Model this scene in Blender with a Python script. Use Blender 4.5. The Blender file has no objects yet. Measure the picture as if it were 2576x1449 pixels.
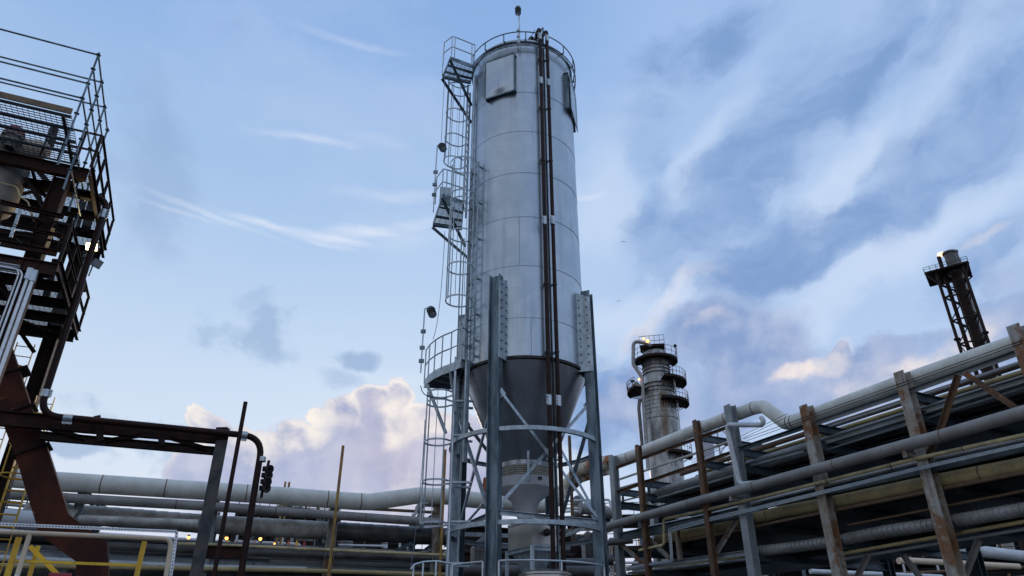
import bpy, math, random
from math import radians as R, sin, cos, tan, pi, sqrt, atan2, asin
from mathutils import Vector as V, Matrix
random.seed(7)
scene = bpy.context.scene
C = scene.collection

# ---------------------------------------------------------------- camera
PITCH = 27.83
cam = bpy.data.cameras.new('camera'); cam_o = bpy.data.objects.new('camera', cam); C.objects.link(cam_o)
cam.sensor_width = 36; cam.lens = 25; cam.clip_start = .1; cam.clip_end = 5000
CAM = V((0, 0, 1.6))
cam_o.location = CAM; cam_o.rotation_euler = (R(90 + PITCH), 0, 0)
scene.camera = cam_o
scene.render.resolution_x = 1024; scene.render.resolution_y = 576
scene.view_settings.view_transform = 'Standard'; scene.view_settings.look = 'None'
scene.view_settings.gamma = 1; scene.view_settings.use_curve_mapping = False
scene.view_settings.exposure = 0.0

# survey helpers: a bearing read in the photograph plus a real distance gives a place
F = 2576 * 25 / 36
def ray(x, y):
    x -= 1288; u = 724.5 - y; t = R(PITCH)
    return V((x, F * cos(t) - u * sin(t), F * sin(t) + u * cos(t))).normalized()
def azel(x, y):
    d = ray(x, y); return atan2(d.x, d.y), asin(d.z)
def at_r(p, r):                      # horizontal distance r
    d = ray(*p); return CAM + d * (r / sqrt(d.x * d.x + d.y * d.y))
def at_z(p, z):
    d = ray(*p); return CAM + d * ((z - CAM.z) / d.z)
class Frame:                         # a building grid turned by az degrees
    def __init__(s, az):
        a = R(az); s.az = a; s.u = V((sin(a), cos(a), 0)); s.n = V((-cos(a), sin(a), 0))
        if s.n.dot(V((0, 1, 0))) < 0 or az < 0 and s.n.x < 0: s.n = -s.n
    def P(s, a, b, z): return s.u * a + s.n * b + V((0, 0, z))
    def on(s, p, t):                 # on the vertical plane n.x = t
        d = ray(*p); return CAM + d * (t / d.dot(s.n))
    def onu(s, p, t):                # on the vertical plane u.x = t
        d = ray(*p); return CAM + d * (t / d.dot(s.u))
    def ab(s, q): return q.dot(s.u), q.dot(s.n), q.z
def zm(ox, oy, k):
    return lambda x, y: ((ox + x / k) * .89444, (oy + y / k) * .89444)
TL1 = zm(0, 0, 2.6833); TL2 = zm(0, 500, 2.6833); BL = zm(0, 1000, 2.3375); BC = zm(600, 1080, 2.6833)
ST = zm(1180, 0, 3.0185); SL = zm(1150, 380, 2.5867); SC = zm(1130, 820, 3.0185); SB = zm(1130, 1180, 3.2938)
DT = zm(1740, 920, 3.6231); FL = zm(2560, 660, 3.6219); RB = zm(1640, 1180, 3.2935); RT = zm(2200, 900, 3.7882)
RR = zm(2200, 1240, 3.7882); RM = zm(1960, 1080, 4.2618)

# ---------------------------------------------------------------- node helpers
class NT:
    def __init__(s, tree): s.t = tree; s.n = tree.nodes; s.l = tree.links
    def node(s, typ, **kw):
        n = s.n.new(typ)
        for k, v in kw.items(): setattr(n, k, v)
        return n
    def link(s, a, b): s.l.new(a, b)
    def _in(s, sock, v):
        if isinstance(v, bpy.types.NodeSocket): s.link(v, sock)
        elif v is not None: sock.default_value = v
    def math(s, op, a, b=None, c=None, clamp=False):
        n = s.node('ShaderNodeMath', operation=op, use_clamp=clamp)
        s._in(n.inputs[0], a); s._in(n.inputs[1], b); s._in(n.inputs[2], c)
        return n.outputs[0]
    def noise(s, vec, scale, detail=4, rough=.5, dist=0, lac=2):
        n = s.node('ShaderNodeTexNoise'); s._in(n.inputs['Vector'], vec)
        n.inputs['Scale'].default_value = scale; n.inputs['Detail'].default_value = detail
        n.inputs['Roughness'].default_value = rough; n.inputs['Distortion'].default_value = dist
        n.inputs['Lacunarity'].default_value = lac
        return n.outputs[0]
    def ramp(s, fac, stops, interp='LINEAR'):
        n = s.node('ShaderNodeValToRGB'); s._in(n.inputs[0], fac); cr = n.color_ramp; cr.interpolation = interp
        while len(cr.elements) < len(stops): cr.elements.new(.5)
        for e, (p, c) in zip(cr.elements, stops):
            e.position = p; e.color = tuple(c) + (1,) if len(c) == 3 else c
        return n.outputs[0]
    def ss(s, v, a, b):              # smoothstep
        n = s.node('ShaderNodeMapRange', interpolation_type='SMOOTHSTEP'); s._in(n.inputs[0], v)
        n.inputs[1].default_value = a; n.inputs[2].default_value = b
        return n.outputs[0]
    def mix(s, f, a, b, mode='MIX'):
        n = s.node('ShaderNodeMix', data_type='RGBA', blend_type=mode); s._in(n.inputs[0], f)
        for i, c in ((6, a), (7, b)):
            if isinstance(c, bpy.types.NodeSocket): s.link(c, n.inputs[i])
            else: n.inputs[i].default_value = tuple(c) + (1,) if len(c) == 3 else c
        return n.outputs[2]
    def mapping(s, vec, scale=(1, 1, 1), loc=(0, 0, 0), rot=(0, 0, 0)):
        n = s.node('ShaderNodeMapping'); s._in(n.inputs[0], vec)
        n.inputs[1].default_value = loc; n.inputs[2].default_value = rot; n.inputs[3].default_value = scale
        return n.outputs[0]

# ---------------------------------------------------------------- sky
SUN_AZ, SUN_EL = azel(1010, 1215)
SUN_EL = max(SUN_EL, R(9))
world = bpy.data.worlds.new('World'); scene.world = world; world.use_nodes = True
w = NT(world.node_tree); w.n.clear()
out = w.node('ShaderNodeOutputWorld'); bg = w.node('ShaderNodeBackground'); w.link(bg.outputs[0], out.inputs[0])
sky = w.node('ShaderNodeTexSky', sky_type='NISHITA', sun_disc=False)
sky.sun_elevation = SUN_EL; sky.sun_rotation = SUN_AZ; sky.air_density = 1.2; sky.dust_density = .6; sky.ozone_density = 3
tc = w.node('ShaderNodeTexCoord'); sep = w.node('ShaderNodeSeparateXYZ'); w.link(tc.outputs['Generated'], sep.inputs[0])
az = w.math('ARCTAN2', sep.outputs[0], sep.outputs[1])
el = w.math('ARCSINE', sep.outputs[2])
azs = w.math('MULTIPLY', az, w.math('COSINE', el))
comb = w.node('ShaderNodeCombineXYZ'); w.link(azs, comb.inputs[0]); w.link(el, comb.inputs[1])
P = comb.outputs[0]
def pxy(x, y):
    a, e = azel(x, y); return a * cos(e), e
# distortion for ragged cloud outlines
n1 = w.noise(P, 5, 7, .58, 0); n2 = w.noise(w.mapping(P, loc=(7.3, 2.1, 0)), 5, 7, .58, 0)
def warp(amp):
    c = w.node('ShaderNodeCombineXYZ')
    w.link(w.math('MULTIPLY', w.math('SUBTRACT', n1, .5), amp), c.inputs[0])
    w.link(w.math('MULTIPLY', w.math('SUBTRACT', n2, .5), amp), c.inputs[1])
    a = w.node('ShaderNodeVectorMath', operation='ADD'); w.link(P, a.inputs[0]); w.link(c.outputs[0], a.inputs[1])
    return a.outputs[0]
W1 = warp(.32); W2 = warp(.16); W3 = warp(.6); W4 = warp(.045)
def blob(x, y, rx, ry, ang=0, src=None, soft=.6, k=1.0):
    """soft ellipse (size in photo units) at a bearing; ang counter-clockwise degrees"""
    cx, cy = pxy(x, y); s = 1 / 1950
    sub = w.node('ShaderNodeVectorMath', operation='SUBTRACT'); w.link(src or W1, sub.inputs[0]); sub.inputs[1].default_value = (cx, cy, 0)
    rot = w.node('ShaderNodeVectorRotate', rotation_type='Z_AXIS'); w.link(sub.outputs[0], rot.inputs[0]); rot.inputs['Angle'].default_value = R(-ang)
    sc = w.node('ShaderNodeVectorMath', operation='MULTIPLY'); w.link(rot.outputs[0], sc.inputs[0]); sc.inputs[1].default_value = (1 / (rx * s), 1 / (ry * s), 0)
    ln = w.node('ShaderNodeVectorMath', operation='LENGTH'); w.link(sc.outputs[0], ln.inputs[0])
    m = w.ss(ln.outputs['Value'], 1 + soft * .5, 1 - soft * .5)
    return w.math('MULTIPLY', m, k) if k != 1 else m
def union(ms):
    r = ms[0]
    for m in ms[1:]: r = w.math('MAXIMUM', r, m)
    return r
def rgb(r, g, b):
    f = lambda c: (c / 255 / 12.92) if c / 255 <= .04045 else ((c / 255 + .055) / 1.055) ** 2.4
    return (f(r), f(g), f(b))
# clear-sky colour: the physical sky, cooled towards the blue of late evening high up
skyc = w.mix(1, sky.outputs[0], (.105, .105, .105), 'MULTIPLY')
grad = w.ramp(w.math('DIVIDE', el, 1.2), [(.0, rgb(224, 228, 242)), (.15, rgb(224, 234, 248)), (.28, rgb(204, 223, 246)), (.45, rgb(176, 205, 241)), (.68, rgb(146, 182, 233)), (1, rgb(124, 160, 220))])
base = w.mix(.92, skyc, grad)
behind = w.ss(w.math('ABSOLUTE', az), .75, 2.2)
base = w.mix(w.math('MULTIPLY', behind, .75), base, (.50, .56, .66))  # unseen sky behind the camera, lightened to add fill on silo and pipes
# soft veil
veil = w.noise(w.mapping(W2, scale=(1.0, 2.2, 1), rot=(0, 0, R(-32))), 2.2, 5, .55)
hz = w.noise(w.mapping(W2, scale=(1.0, 1.9, 1), rot=(0, 0, R(-45)), loc=(3, 1, 0)), 5.5, 7, .58)
hf = w.math('SUBTRACT', hz, .5)
right = w.ss(azs, .02, .22)
m_light = w.math('MULTIPLY', w.ss(veil, .42, .70), w.math('ADD', w.math('MULTIPLY', right, .55), .25))
base = w.mix(m_light, base, rgb(205, 221, 246))
base = w.mix(w.math('MULTIPLY', right, .6), base, rgb(172, 199, 238))
# pale gaps on the right, then slate blue stratus masses between them, sloping up to the right
ls = union([blob(1775, 401, 190, 60, 55, W2, 1.5, .8), blob(2088, 490, 190, 52, 55, W2, 1.5, .9), blob(2150, 715, 400, 62, 26, W2, 1.5, 1), blob(1620, 775, 230, 60, 5, W2, 1.5, .95),
            blob(1520, 520, 90, 190, 0, W2, 1.6, .8), blob(2330, 250, 220, 70, 50, W2, 1.6, .55), blob(2050, 960, 160, 60, 10, W2, 1.4, .9)])
base = w.mix(w.math('MULTIPLY', w.ss(w.math('ADD', ls, hf), .05, 1.1), .72), base, rgb(206, 222, 247))
stf = union([blob(1835, 470, 330, 120, 48, W2, 1.3), blob(1690, 600, 180, 130, 20, W2, 1.3), blob(1960, 630, 250, 95, 12, W2, 1.3), blob(2190, 545, 200, 80, 35, W2, 1.3), blob(2340, 420, 290, 125, 32, W2, 1.3),
             blob(2064, 250, 300, 75, 48, W2, 1.5, .85), blob(1630, 330, 110, 140, 0, W2, 1.5, .75), blob(1750, 110, 230, 90, 15, W2, 1.6, .6), blob(2480, 620, 160, 70, 25, W2, 1.4, .8), blob(2400, 90, 200, 120, 40, W2, 1.6, .5),
             blob(1545, 1040, 150, 170, 0, W2, 1.2, .8)])
st = w.ss(w.math('SUBTRACT', w.math('ADD', stf, w.math('MULTIPLY', hf, 1.7)), w.math('MULTIPLY', ls, .35)), .12, .95)
base = w.mix(w.math('MULTIPLY', st, .9), base, w.mix(w.ss(hz, .35, .65), rgb(152, 181, 223), rgb(122, 155, 205)))
# grey smudges on the left
sm = union([blob(370, 400, 70, 170, -8, W1, 1.5, .45), blob(640, 790, 90, 60, -35, W1, 1.0, .55), blob(895, 895, 55, 32, -8, W2, .9, .65),
            blob(850, 945, 50, 24, -20, W2, 1.2, .4), blob(150, 1135, 60, 18, 0, W2, 1, .6), blob(370, 1120, 110, 40, -10, W1, 1.2, .55), blob(590, 690, 60, 35, 0, W1, 1.3, .3)])
base = w.mix(sm, base, rgb(140, 168, 208))
# thin white cirrus wisps
wf = w.noise(w.mapping(W4, scale=(3, 26, 1), rot=(0, 0, R(6))), 1.6, 6, .62)
ws = union([blob(735, 588, 130, 10, -6, W4, 1.6, 1), blob(830, 600, 90, 11, -2, W4, 1.6, 1), blob(940, 585, 110, 14, 9, W4, 1.7, .85), blob(1040, 562, 70, 14, 12, W4, 1.8, .8), blob(560, 552, 130, 7, -10, W4, 1.8, .6),
            blob(470, 535, 80, 5, -6, W4, 1.8, .4), blob(790, 352, 110, 9, 4, W4, 1.8, .55), blob(950, 358, 60, 16, 0, W4, 1.8, .3), blob(985, 488, 110, 16, 8, W4, 1.8, .55), blob(1480, 495, 34, 8, 6, W4, 1.7, .9), blob(880, 106, 110, 8, -2, W4, 1.8, .35),
            blob(1010, 955, 110, 12, 2, W4, 1.8, .5), blob(1010, 590, 90, 40, 5, W4, 1.9, .35)])
base = w.mix(w.math('MULTIPLY', ws, w.math('ADD', .30, w.math('MULTIPLY', w.ss(wf, .35, .65), .5))), base, rgb(232, 238, 251))
# cumulus: lower centre, right of the silo and low right
relief = w.noise(P, 10, 6, .55); relief2 = w.noise(w.mapping(P, loc=(.015, .02, 0)), 10, 6, .55)
shade = w.math('MULTIPLY', w.math('SUBTRACT', relief, relief2), 3.2)
cuf = union([blob(860, 1150, 250, 100, 4, W2, .9), blob(820, 1030, 55, 50, 0, W2, 1.0), blob(930, 1050, 80, 75, -20, W2, 1.0), blob(1050, 1110, 120, 90, 0, W2, 1.0), blob(980, 1010, 60, 40, 60, W2, 1.1, .9),
            blob(600, 1210, 170, 70, 0, W2, 1.0), blob(540, 1085, 50, 48, 0, W2, 1.0), blob(620, 1130, 70, 60, 0, W2, 1.0), blob(850, 1270, 420, 80, 0, W2, 1.2), blob(1150, 1180, 140, 150, 0, W2, .6, .9), blob(730, 1110, 50, 45, 0, W2, 1.0)])
curf = union([blob(1850, 900, 250, 130, -12, W2, 1.1), blob(1720, 1010, 260, 130, 0, W1, .8, .85), blob(2130, 980, 190, 80, -10, W1, .6, .75), blob(2230, 960, 240, 120, 12, W2, .45, .85),
             blob(1990, 850, 60, 40, 0, W2, .7, .6), blob(2400, 920, 240, 110, 20, W2, .6, .8), blob(2500, 810, 190, 110, 30, W1, 1.2, .6), blob(2120, 885, 50, 36, 0, W2, .5, .8)])
rf = w.math('SUBTRACT', relief, .5)
cuF = w.math('ADD', cuf, w.math('MULTIPLY', rf, 1.3)); curF = w.math('ADD', curf, w.math('MULTIPLY', rf, 1.5))
cu = w.ss(cuF, .36, .62); cur = w.ss(curF, .25, .85)
dsun = w.node('ShaderNodeVectorMath', operation='DISTANCE'); w.link(W2, dsun.inputs[0]); sx, sy = pxy(1000, 1110); dsun.inputs[1].default_value = (sx, sy, 0)
near = w.ss(dsun.outputs['Value'], .17, .0)
ccol = w.mix(w.math('ADD', .5, shade, clamp=True), rgb(160, 172, 208), rgb(198, 203, 225))
ccol = w.mix(w.math('MULTIPLY', near, .32), ccol, rgb(226, 208, 214))
base = w.mix(cu, base, ccol)
rim = w.math('MULTIPLY', w.ss(cuF, .95, .50), w.ss(el, .16, .30))
base = w.mix(w.math('MULTIPLY', w.math('MULTIPLY', rim, cu), w.ss(relief, .35, .62)), base, (1.0, .93, .86))
lit = union([blob(815, 1020, 75, 42, 15, W2, .8, 1), blob(985, 1050, 55, 80, 10, W2, .9, 1), blob(735, 1095, 60, 36, 15, W2, .7, 1), blob(545, 1075, 60, 36, -10, W2, .8, .9),
             blob(640, 1120, 60, 50, 0, W2, 1, .8), blob(1060, 1080, 90, 30, 15, W2, 1.0, .75), blob(560, 1140, 80, 30, 0, W2, 1.2, .5), blob(1030, 1245, 60, 60, 40, W2, 1.2, .6)])
lit = w.math('MULTIPLY', lit, cu)
base = w.mix(w.math('MULTIPLY', lit, w.math('ADD', .55, w.math('MULTIPLY', shade, 1.1), clamp=True)), base, (1.0, .92, .84))
ccol2 = w.mix(w.math('ADD', .45, shade, clamp=True), rgb(130, 156, 203), rgb(182, 194, 224))
base = w.mix(w.math('MULTIPLY', cur, .9), base, ccol2)
lit2 = union([blob(2125, 880, 42, 30, 10, W2, 1, .95), blob(2030, 915, 70, 24, 18, W2, 1, .85), blob(2370, 885, 110, 34, 18, W2, 1, .8), blob(1790, 835, 60, 16, 20, W2, 1.2, .5), blob(2190, 945, 60, 50, 30, W2, 1.4, .45),
              blob(1660, 790, 160, 30, 22, W1, 1.5, .45), blob(2480, 600, 60, 14, 20, W2, 1.3, .3)])
base = w.mix(w.math('MULTIPLY', lit2, w.math('ADD', .55, w.math('MULTIPLY', shade, .9), clamp=True)), base, (.98, .86, .80))
lowm = w.math('MULTIPLY', w.ss(el, .24, .06), .8)
base = w.mix(lowm, base, w.mix(w.ss(w.noise(P, 7, 5, .55), .4, .65), rgb(196, 202, 230), rgb(222, 222, 238)))
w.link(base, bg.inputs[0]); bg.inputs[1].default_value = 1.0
world.cycles.sampling_method = 'MANUAL'; world.cycles.sample_map_resolution = 512

# low veiled sun behind the clouds
sd = bpy.data.lights.new('sun', 'SUN'); sd.energy = .5; sd.angle = R(14); sd.color = (1, .82, .66)
so = bpy.data.objects.new('sun', sd); C.objects.link(so)
sv = V((sin(SUN_AZ) * cos(SUN_EL), cos(SUN_AZ) * cos(SUN_EL), sin(SUN_EL)))
so.rotation_euler = sv.to_track_quat('Z', 'Y').to_euler()

# ---------------------------------------------------------------- materials
MATS = {}
def mat(name, col, rough=.5, metal=0, col2=None, nscale=3, patch=None, pcol=(.12, .045, .02), pscale=1.4, bump=0, bscale=30, stretch=(1, 1, 1), spec=.5, streak=None, grime=None):
    m = bpy.data.materials.new(name); m.use_nodes = True; t = NT(m.node_tree); t.n.clear()
    o = t.node('ShaderNodeOutputMaterial'); b = t.node('ShaderNodeBsdfPrincipled'); t.link(b.outputs[0], o.inputs[0])
    b.inputs['Roughness'].default_value = rough; b.inputs['Metallic'].default_value = metal; b.inputs['Specular IOR Level'].default_value = spec
    g = t.node('ShaderNodeNewGeometry'); pos = g.outputs['Position']
    pv = t.mapping(pos, scale=stretch)
    c = col
    if col2: c = t.mix(t.ss(t.noise(pv, nscale, 5, .6), .35, .65), col, col2)
    if grime:                                    # fine dirt
        c = t.mix(t.math('MULTIPLY', t.ss(t.noise(pos, 14, 5, .7), .5, .75), grime), c, (.03, .028, .025))
    if streak:
        c = t.mix(t.math('MULTIPLY', t.ss(t.noise(t.mapping(pos, scale=(9, 9, .7)), 1, 4, .6), .5, .7), streak), c, (.07, .06, .05))
    if patch:
        f = t.ss(t.noise(pos, pscale, 6, .65), 1 - patch - .05, 1 - patch + .04)
        pc = t.mix(t.noise(pos, 12, 4, .6), pcol, tuple(min(1, x * 2.6) for x in pcol))
        c = t.mix(f, c, pc)
        if metal: t.link(t.math('MULTIPLY', t.math('SUBTRACT', 1, f), metal), b.inputs['Metallic'])
        t.link(t.math('ADD', rough, t.math('MULTIPLY', f, .85 - rough)), b.inputs['Roughness'])
    if isinstance(c, bpy.types.NodeSocket): t.link(c, b.inputs['Base Color'])
    else: b.inputs['Base Color'].default_value = tuple(c) + (1,)
    if bump:
        bn = t.node('ShaderNodeBump'); bn.inputs['Strength'].default_value = bump; bn.inputs['Distance'].default_value = .02
        t.link(t.noise(pv, bscale, 4, .6), bn.inputs['Height']); t.link(bn.outputs[0], b.inputs['Normal'])
    MATS[name] = m; return m
def emis(name, col, k):
    m = bpy.data.materials.new(name); m.use_nodes = True; t = NT(m.node_tree); t.n.clear()
    o = t.node('ShaderNodeOutputMaterial'); e = t.node('ShaderNodeEmission'); t.link(e.outputs[0], o.inputs[0])
    e.inputs[0].default_value = tuple(col) + (1,); e.inputs[1].default_value = k
    return m
def silo_mat(name, c1, c2, rough):
    """rolled stainless sheet: brushed horizontally, each strake a little different, faint vertical stains"""
    m = bpy.data.materials.new(name); m.use_nodes = True; t = NT(m.node_tree); t.n.clear()
    o = t.node('ShaderNodeOutputMaterial'); b = t.node('ShaderNodeBsdfPrincipled'); t.link(b.outputs[0], o.inputs[0])
    g = t.node('ShaderNodeNewGeometry'); pos = g.outputs['Position']
    br = t.noise(t.mapping(pos, scale=(1.2, 1.2, 60)), 1, 3, .6)
    cl = t.noise(pos, .9, 5, .6)
    st = t.noise(t.mapping(pos, scale=(5, 5, .35)), 1, 5, .65)
    c = t.mix(t.ss(cl, .3, .7), c1, c2)
    c = t.mix(t.math('MULTIPLY', t.ss(st, .5, .72), .35), c, tuple(x * .55 for x in c1))
    c = t.mix(t.math('MULTIPLY', t.math('SUBTRACT', br, .5), .5, clamp=True), c, (.2, .2, .2))
    t.link(c, b.inputs['Base Color']); b.inputs['Metallic'].default_value = .85
    t.link(t.math('ADD', rough - .1, t.math('MULTIPLY', br, .2)), b.inputs['Roughness'])
    bn = t.node('ShaderNodeBump'); bn.inputs['Strength'].default_value = .25; bn.inputs['Distance'].default_value = .02
    t.link(t.math('ADD', t.math('MULTIPLY', br, .12), cl), bn.inputs['Height']); t.link(bn.outputs[0], b.inputs['Normal'])
    return m
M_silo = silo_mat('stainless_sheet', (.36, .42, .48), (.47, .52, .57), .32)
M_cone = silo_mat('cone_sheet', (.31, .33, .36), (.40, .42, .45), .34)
M_galv = mat('galvanised', (.30, .36, .40), .45, .55, (.44, .50, .54), 5, bump=.15, bscale=40, streak=.35)
M_galvd = mat('galvanised_weathered', (.065, .095, .12), .45, .45, (.19, .25, .29), 2.2, bump=.2, bscale=30, stretch=(2, 2, .5))
M_gp = mat('galvanised_pipe', (.40, .46, .50), .35, .6, (.52, .57, .60), 6)
M_alu = mat('bright_aluminium', (.62, .64, .66), .35, .8, (.5, .52, .54), 6)
M_post = mat('weathered_black_steel', (.045, .05, .058), .55, .3, (.10, .09, .085), 3, bump=.3, patch=.3, pcol=(.06, .03, .02), pscale=4, spec=.2)
M_dark = mat('dark_steel', (.018, .017, .017), .6, .1, (.05, .045, .042), 4, bump=.2, spec=.2)
M_brown = mat('brown_pipe_paint', (.030, .009, .006), .55, 0, (.014, .006, .005), 3, bump=.1, spec=.2)
M_rust = mat('rusted_steel', (.045, .015, .010), .7, 0, (.022, .011, .009), 2.5, bump=.4, bscale=25, patch=.34, pcol=(.085, .03, .014), pscale=3, spec=.2)
M_rustd = mat('rusted_dark_steel', (.013, .009, .009), .65, .1, (.030, .014, .010), 2.5, bump=.35, bscale=25, spec=.2)
M_chute = mat('rust_chute', (.085, .024, .012), .72, 0, (.035, .011, .008), 1.3, bump=.3, bscale=18, patch=.33, pcol=(.16, .055, .018), pscale=2.2, spec=.2)
M_white = mat('aged_white_pipe', (.74, .74, .68), .5, 0, (.60, .60, .54), 1.6, bump=.15, bscale=20, grime=.25, patch=.22, pcol=(.20, .085, .035), pscale=1.3)
M_whiter = mat('rust_stained_white_pipe', (.70, .66, .56), .6, 0, (.50, .45, .36), 1.6, bump=.2, grime=.4, patch=.44, pcol=(.17, .07, .028), pscale=1.5)
M_grey = mat('grey_pipe_paint', (.29, .28, .265), .55, 0, (.21, .205, .195), 1.5, bump=.15, grime=.4, patch=.2, pcol=(.12, .06, .035), pscale=1.2)
M_lgrey = mat('light_grey_pipe', (.60, .63, .65), .45, .1, (.48, .51, .53), 1.8, grime=.3)
M_steelp = mat('painted_steel_grey', (.22, .25, .26), .55, .1, (.32, .35, .36), 1.5, bump=.15, grime=.4, patch=.3, pcol=(.13, .055, .025), pscale=1.7)
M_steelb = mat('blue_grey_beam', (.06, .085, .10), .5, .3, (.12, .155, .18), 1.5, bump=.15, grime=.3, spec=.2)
M_steelr = mat('rust_brown_column', (.15, .085, .045), .75, 0, (.09, .05, .03), 2.2, bump=.3, patch=.4, pcol=(.16, .07, .03), pscale=3)
M_steelm = mat('rust_streaked_column', (.40, .39, .36), .65, 0, (.26, .20, .13), 1.0, bump=.2, grime=.5, patch=.46, pcol=(.12, .06, .03), pscale=1.3, streak=.5)
M_tan = mat('tan_yellow_pipe', (.50, .39, .18), .6, 0, (.34, .27, .14), 1.5, bump=.2, grime=.55, patch=.27, pcol=(.10, .045, .02), pscale=1.5)
M_cream = mat('cream_pipe', (.66, .54, .28), .5, 0, (.40, .34, .2), 2, grime=.3)
M_beige = mat('beige_pipe', (.66, .53, .38), .5, 0, (.58, .46, .33), 3, grime=.2)
M_brnpipe = mat('rust_tan_pipe', (.20, .125, .07), .65, 0, (.13, .085, .055), 2, grime=.4)
M_clad = mat('insulation_cladding', (.36, .36, .35), .5, .25, (.24, .24, .23), 1.2, bump=.25, bscale=12, grime=.5)
M_clad2 = mat('weathered_cladding', (.54, .53, .48), .55, .2, (.29, .27, .24), 1.3, bump=.25, bscale=12, grime=.45, patch=.2, pcol=(.14, .07, .035))
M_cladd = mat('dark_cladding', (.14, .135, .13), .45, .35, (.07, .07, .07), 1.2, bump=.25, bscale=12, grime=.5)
M_yel = mat('yellow_paint', (.80, .50, .02), .5, 0, (.62, .36, .02), 3, grime=.4)
M_yeld = mat('aged_yellow_pole', (.42, .24, .05), .6, 0, (.24, .13, .05), 3, grime=.4)
M_black = mat('black_rubber', (.012, .012, .013), .5)
M_grat = mat('grating_steel', (.05, .06, .065), .5, .4, (.10, .11, .12), 3, spec=.2)
M_wood = mat('scaffold_board', (.22, .15, .09), .8, 0, (.12, .09, .06), 3)
M_red = mat('red_paint', (.30, .012, .02), .45, 0, (.2, .01, .015), 4)
M_orange = mat('orange_paint', (.50, .12, .02), .55, 0, (.35, .08, .02), 4, grime=.3)
M_tower = mat('tower_cladding', (.44, .44, .43), .38, .5, (.16, .16, .155), .5, bump=.1, bscale=4, stretch=(1, 1, .4), streak=.85)
M_sheen = mat('grey_fabric', (.52, .52, .54), .75, 0, (.45, .45, .47), 3, bump=.15)
M_bel = mat('pale_bellows', (.42, .40, .33), .6, 0, (.30, .28, .24), 4, grime=.5)
M_seam = mat('dark_seam', (.20, .22, .25), .6, .3)  # dull dark grey of the weld seam strips
M_brick = mat('stainless_box', (.44, .42, .38), .3, .85, (.34, .33, .31), 2)
M_tank = mat('tan_vessel', (.30, .27, .23), .6, 0, (.16, .15, .14), 2, grime=.4)
M_ground = mat('yard_asphalt', (.05, .05, .05), .9, 0, (.075, .072, .068), .3, bump=.3, bscale=6)
M_cable = mat('black_cable', (.015, .015, .016), .5)
E_lamp = emis('lamp_glow', (1, .78, .38), 12)
E_orange = emis('orange_glow', (1, .40, .08), 6)
E_flame = emis('flame', (1, .62, .30), 3)

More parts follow.
